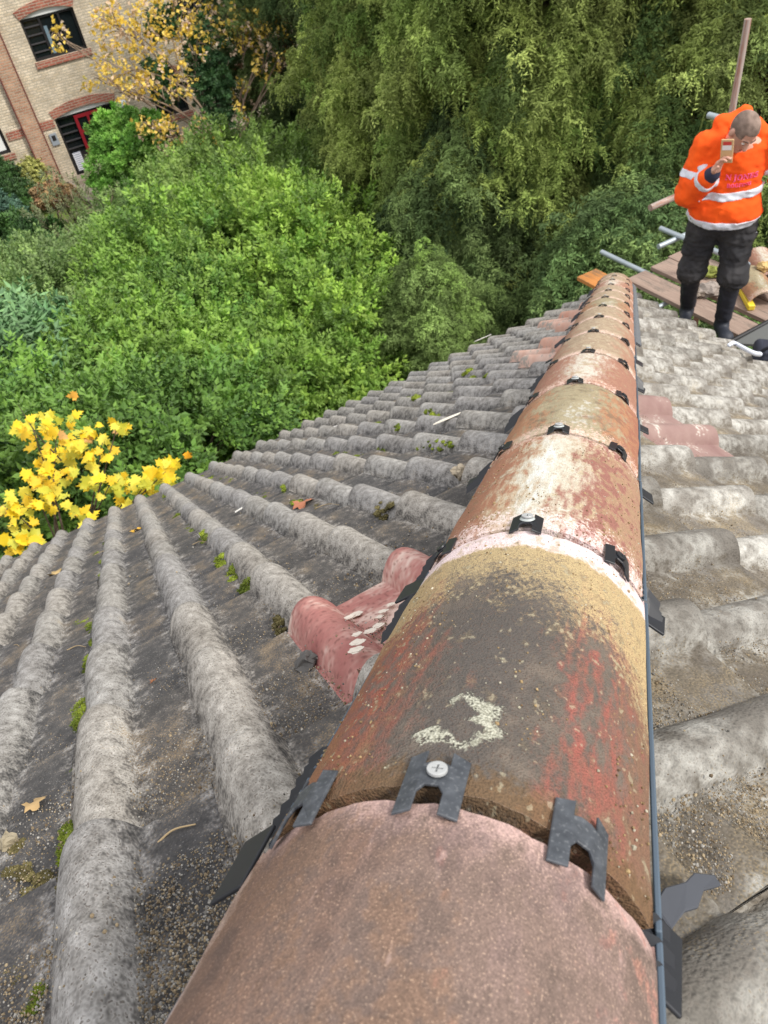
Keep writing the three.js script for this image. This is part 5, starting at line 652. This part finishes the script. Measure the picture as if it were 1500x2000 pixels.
// ---------------------------------------------------------------- moss, grit and litter on the roof
{
  const put = (side, e, s, h) => P3(onSlope(side, e, s, h)), N3 = [P3(N1), P3(N2)];
  const rollTop = (side, e) => { const c = side ? -0.095 : 0.13, t = ((e - c) / PITCH), d = (t - Math.round(t)) * PITCH; return 0.012 + rollH(d, 0.037); };
  const tuft = (() => { const pos = []; for (let i = 0; i < 90; i++) { const d = rdir(); d.y = Math.abs(d.y) * 0.7; leaf(pos, d.clone().multiplyScalar(0.72), d.clone().add(V(0, 0.3, 0)).normalize(), d.clone().cross(rdir()).normalize(), rr(0.2, 0.4), 0.09, 0.3); } return mergeGeometries([fromPos(pos), (() => { const g = jig(new THREE.IcosahedronGeometry(0.75, 1), 0.2, 2); g.scale(1.1, 0.7, 1.1); g.deleteAttribute('uv'); return g; })()].map((g) => g.index ? g.toNonIndexed() : g)); })();
  const list = [], M1 = [[0.1, 0.14, 0.015], [0.26, 0.32, 0.03]], M2 = [[0.1, 0.085, 0.03], [0.2, 0.17, 0.07]];
  const clump = (px, py, rx, ry, n, s, M) => { for (let i = 0; i < n; i++) { const a = rr(0, 6.28), r = Math.sqrt(rnd()), h = hitSlope(px + Math.cos(a) * r * rx, py + Math.sin(a) * r * ry, 0, 0.02); list.push({ p: put(0, h[0], h[1], rollTop(0, h[0]) - 0.004), d: N3[0].clone().addScaledVector(rdir(), 0.3).normalize(), s: s * rr(0.5, 1.2), sy: rr(0.6, 1.1), c: tint(...M) }); } };
  for (const [x, y, rx, ry, n, s] of [[152, 1380, 14, 34, 34, 0.016], [148, 1355, 22, 16, 12, 0.014], [172, 1295, 9, 22, 20, 0.015], [176, 1215, 9, 14, 10, 0.014], [152, 1212, 14, 5, 8, 0.014], [178, 1250, 7, 12, 8, 0.012], [197, 1100, 5, 40, 18, 0.014], [203, 1050, 5, 24, 10, 0.014], [132, 1510, 5, 40, 14, 0.011], [125, 1640, 6, 46, 22, 0.012], [66, 1920, 9, 22, 14, 0.007], [52, 1955, 10, 8, 5, 0.008], [56, 1790, 3, 4, 2, 0.01], [58, 1512, 9, 6, 5, 0.011], [287, 1290, 9, 7, 6, 0.011], [430, 1090, 10, 9, 10, 0.019], [455, 1120, 10, 10, 12, 0.019], [485, 1150, 10, 12, 12, 0.019], [398, 1050, 9, 8, 8, 0.019], [345, 1010, 6, 8, 8, 0.019], [320, 975, 6, 8, 8, 0.016], [370, 1030, 6, 6, 6, 0.019], [190, 1075, 24, 5, 8, 0.014], [405, 930, 16, 5, 10, 0.018], [440, 935, 12, 5, 8, 0.018], [505, 965, 12, 5, 8, 0.018], [555, 960, 9, 8, 8, 0.018], [575, 975, 9, 6, 6, 0.016], [690, 885, 22, 3, 12, 0.013], [740, 880, 18, 3, 10, 0.013], [850, 876, 40, 3, 22, 0.011], [665, 885, 12, 3, 6, 0.02], [790, 825, 12, 3, 6, 0.024], [730, 826, 10, 3, 5, 0.024], [845, 810, 10, 4, 6, 0.024], [800, 786, 20, 3, 9, 0.026], [885, 768, 10, 3, 6, 0.026], [920, 738, 8, 3, 5, 0.026], [780, 840, 6, 2, 3, 0.02], [960, 742, 10, 3, 5, 0.026]]) clump(x, y, rx, ry, n, s, M1);
  for (const [x, y, rx, ry, n, s] of [[75, 1715, 40, 26, 44, 0.009], [30, 1690, 26, 16, 16, 0.008], [20, 1640, 24, 14, 14, 0.008], [50, 1860, 24, 18, 18, 0.009], [20, 1800, 18, 12, 10, 0.008], [500, 1185, 14, 14, 14, 0.01], [540, 1215, 10, 12, 10, 0.01], [570, 1240, 8, 8, 8, 0.01], [20, 1895, 18, 16, 12, 0.009], [125, 1700, 8, 40, 18, 0.008], [600, 985, 20, 8, 12, 0.014], [750, 1000, 24, 8, 12, 0.012]]) clump(x, y, rx, ry, n, s, M2);
  const moss = instanced('moss', tuft, std({ roughness: 1 }), list, scene); tag(moss, 'green and brown moss tufts in the channels of the left roof slope', 'moss', null, 'stuff');
  // grit: crumbs of mortar and dead moss
  const crumb = jig(new THREE.IcosahedronGeometry(1, 0), 0.5, 1.3), gl = [];
  const dust = (side, e, s, r) => { const x = side ? H * (e + s * CA) : -H * (e - s * CA); if (x < 0.13 || s < 0.02 || s > EAVE[side] - 0.05) return; const c = side ? -0.095 : 0.13, d = ((e - c) / PITCH - Math.round((e - c) / PITCH)) * PITCH; if (Math.abs(d) < 0.04 && rnd() < 0.97) return; gl.push({ p: put(side, e, s, rollTop(side, e) + 0.003), d: N3[side].clone().addScaledVector(rdir(), 0.6).normalize(), s: r, c: rnd() < 0.6 ? tint([0.14, 0.1, 0.06], [0.34, 0.27, 0.17]) : tint([0.08, 0.075, 0.07], [0.42, 0.4, 0.36]) }); };
  for (let i = 0; i < 60000; i++) { const y = rr(0.14, 0.9) * rr(0.3, 1) + 0.02, q = hitSlope(rr(-40, 760), rr(1080, 2040), 0, 0.01); const x = -H * (q[0] - q[1] * CA); if (rnd() < Math.exp(-(x - 0.13) / (0.16 + 0.4 * Math.max(0, gn(q[0] * 9, q[1] * 6))))) dust(0, q[0], q[1], rr(0.0005, 0.0013) * (rnd() < 0.08 ? 1.8 : 1)); else if (rnd() < 0.12) dust(0, q[0], q[1], rr(0.0004, 0.0012)); }
  for (let i = 0; i < 3600; i++) { const q = hitSlope(rr(0, 900), rr(840, 1150), 0, 0.01); if (rnd() < 0.3) dust(0, q[0], q[1], rr(0.001, 0.003)); }
  for (let i = 0; i < 16000; i++) { const q = hitSlope(rr(1235, 1540), rr(720, 2040), 1, 0.01); if (gn(q[0] * 7 + 3, q[1] * 7) > -0.25) dust(1, q[0], q[1], rr(0.0005, 0.0012) * (rnd() < 0.08 ? 1.9 : 1)); }
  tag(instanced('grit', crumb, std({ roughness: 1 }), gl, scene), 'brown and grey grit lying in the tile channels on both slopes', 'grit', null, 'stuff');
  // crumbs stuck on the hip tiles
  const hl = [], hm = hipFrame; for (let i = 0; i < 2600; i++) { const a = rr(-58, 58) * D2R, y = rr(0.015, 0.9), n = gn(a * 3 + 9, y * 8); if (rnd() > 0.25 + 0.9 * n + 0.5 * Math.abs(a)) continue; if (y < 0.43 || y > 0.46) hl.push({ p: V(Math.sin(a) * HR, Math.cos(a) * HR - HR, -y).applyMatrix4(hm), d: rdir(), s: rr(0.0004, 0.0012) * (rnd() < 0.08 ? 1.8 : 1), c: rnd() < 0.7 ? tint([0.13, 0.08, 0.04], [0.36, 0.26, 0.13]) : tint([0.3, 0.28, 0.2], [0.5, 0.46, 0.36]) }); }
  tag(instanced('hip_grit', crumb, std({ roughness: 1 }), hl, scene), 'crumbs of dead moss clinging to the hip tiles', 'grit', null, 'stuff');
  // leaves, twigs and chips one can point at
  const lay = (name, g, m, px, py, lift, sc, label, cat, rz = 0) => { const h = hitSlope(px, py, 0, 0.02), o = mesh(name, g, m, scene); o.position.copy(put(0, h[0], h[1], rollTop(0, h[0]) + lift)); o.quaternion.setFromUnitVectors(V(0, 0, 1), N3[0]); o.rotateZ(rz); o.scale.setScalar(sc); return tag(o, label, cat); };
  lay('fallen_leaf', mapleGeos[0], std({ color: lin(176, 148, 104) }), 72, 1568, 0.008, 0.034, 'curled tan dead leaf lying in the channel at the lower left', 'leaf', 1);
  lay('fallen_leaf', mapleGeos[2], std({ color: lin(150, 96, 62) }), 297, 1326, 0.006, 0.016, 'tiny brown leaf in the channel between the two nearest rolls', 'leaf', 2);
  lay('fallen_leaf', mapleGeos[1], std({ color: lin(214, 168, 60) }), 268, 1035, 0.008, 0.06, 'small yellow leaf near the gutter in the channel left of the moss line', 'leaf', 0.4);
  lay('fallen_leaf', mapleGeos[0], std({ color: lin(172, 112, 84) }), 598, 985, 0.012, 0.08, 'rusty brown leaf stuck against a roll in the middle of the left slope', 'leaf', 0.4);
  lay('fallen_leaf', mapleGeos[1], std({ color: lin(186, 160, 110) }), 112, 1120, 0.01, 0.08, 'tan leaf with a twig near the left end of the eaves', 'leaf', 1.4);
  const twigG = (L) => limb([V(-L / 2, 0, 0), V(-L * 0.1, L * 0.08, 0.004), V(L / 2, -L * 0.05, 0.002)], 0.0014, 0.0009, 5), dry = std({ color: lin(178, 156, 120) });
  for (const [x, y, L, r, l] of [[345, 1625, 0.045, 1.1, 'thin dry stalk in the brown litter of the nearest channel'], [150, 1265, 0.09, 0.4, 'dry twig beside the bright moss clump'], [205, 1085, 0.16, 0.3, 'long dry twig near the gutter left of the moss'], [30, 1262, 0.07, 0.3, 'forked straw at the left edge of the roof'], [390, 1060, 0.1, 0.2, 'short twig right of the moss line'], [640, 988, 0.14, 0.1, 'brown twig beside the rusty leaf']]) { const h = hitSlope(x, y, 0, 0.02), o = mesh('twig', twigG(L), dry, scene); o.position.copy(put(0, h[0], h[1], rollTop(0, h[0]) + 0.006)); o.quaternion.setFromUnitVectors(V(0, 0, 1), N3[0]); o.rotateZ(r); tag(o, l, 'twig'); }
  const chip = (px, py, L, w, r, c, label, name = 'tile_chip') => { const s = new THREE.Shape(); s.moveTo(-L / 2, 0); s.quadraticCurveTo(-L * 0.2, w, L / 2, w * 0.4); s.quadraticCurveTo(0, -w * 0.2, -L / 2, 0); const g = new THREE.ExtrudeGeometry(s, { depth: 0.003, bevelEnabled: true, bevelSize: 0.001, bevelThickness: 0.001, bevelSegments: 1 }); lay(name, g, std({ color: lin(...c) }), px, py, 0.002, 1, label, 'chip', r); };
  chip(880, 832, 0.11, 0.045, 0.9, [226, 220, 206], 'pale broken tile chip lying against a roll near the third clip'); chip(470, 995, 0.06, 0.012, 1.9, [232, 230, 224], 'white bird dropping streak on the roll left of the red tile', 'bird_dropping'); chip(945, 665, 0.16, 0.06, 0.9, [216, 212, 204], 'pale chip near the far eaves'); chip(648, 834, 0.07, 0.03, 0.3, [226, 224, 220], 'small white chip on a far roll');
  const stone = (px, py, r, c, l) => { const o = lay('mortar_lump', jig(new THREE.IcosahedronGeometry(r, 3), r * 0.5, 1.6 / r, px), std({ color: lin(...c), roughness: 1 }), px, py, r * 0.3, 1, l, 'rubble'); return o; };
  stone(600, 1292, 0.017, [92, 90, 88], 'dark grey stone wedged at the foot of the red cut tile'); stone(905, 938, 0.018, [168, 156, 136], 'pale mortar lump beside the hip by the third tab'); stone(12, 1640, 0.012, [150, 140, 118], 'buff pebble at the lower left edge');
  { const h = hitSlope(665, 1290, 0, 0.0), p = put(0, h[0], h[1], 0.03), q = hitSlope(705, 1335, 0, 0), o = mesh('rusty_rod', limb([put(0, h[0] - 0.01, h[1] + 0.08, 0.03), p, put(0, q[0], q[1] - 0.05, 0.03)], 0.005, 0.005, 8), std({ color: lin(92, 66, 52) }), scene); tag(o, 'rusty rod along the edge under the red cut tile', 'rod'); }
  // smear of sealant on the right slope
  const sp = new THREE.Shape(); [[0, 0], [0.03, 0.012], [0.05, 0.008], [0.075, 0.026], [0.1, 0.02], [0.104, 0.034], [0.08, 0.05], [0.06, 0.044], [0.03, 0.05], [0.004, 0.036]].forEach(([x, y], i) => i ? sp.lineTo(x, y) : sp.moveTo(x, y)); sp.getPoints(); const sg = new THREE.ExtrudeGeometry(sp, { depth: 0.002, bevelEnabled: true, bevelSize: 0.002, bevelThickness: 0.001, bevelSegments: 1 }); const h0 = hitSlope(1300, 1815, 1, 0.055), so = mesh('sealant_smear', jig(sg, 0.002, 60, 3), std({ color: lin(74, 77, 84), roughness: 0.9 }), scene); so.matrixAutoUpdate = true; basis(S2, neg(F2), N2, onSlope(1, h0[0], h0[1] + 0.01, 0.049)).decompose(so.position, so.quaternion, so.scale); so.scale.set(0.85, 0.5, 1); tag(so, 'grey-blue sealant smear on the tiles right of the nearest joint', 'sealant');
  // chips of white mortar on the red tile
  const cl = []; for (const [x, y, r] of [[686, 1213, 0.009], [720, 1228, 0.009], [735, 1213, 0.009], [690, 1192, 0.011], [745, 1185, 0.008], [760, 1172, 0.007], [738, 1196, 0.006], [770, 1213, 0.004], [712, 1270, 0.007], [715, 1290, 0.01], [712, 1305, 0.01]]) { const h = hitSlope(x, y, 0, 0.03), g = jig(new THREE.IcosahedronGeometry(r, 2), r * 0.4, 1.5 / r, x), o = mesh('mortar_spot', g, std({ color: lin(224, 214, 200) }), roof); o.position.copy(put(0, h[0], h[1], rollTop(0, h[0]) + 0.01)); o.quaternion.setFromUnitVectors(V(0, 1, 0), N3[0]); o.scale.set(1.2, 0.25, 0.8); }
}
renderer.render(scene, camera);
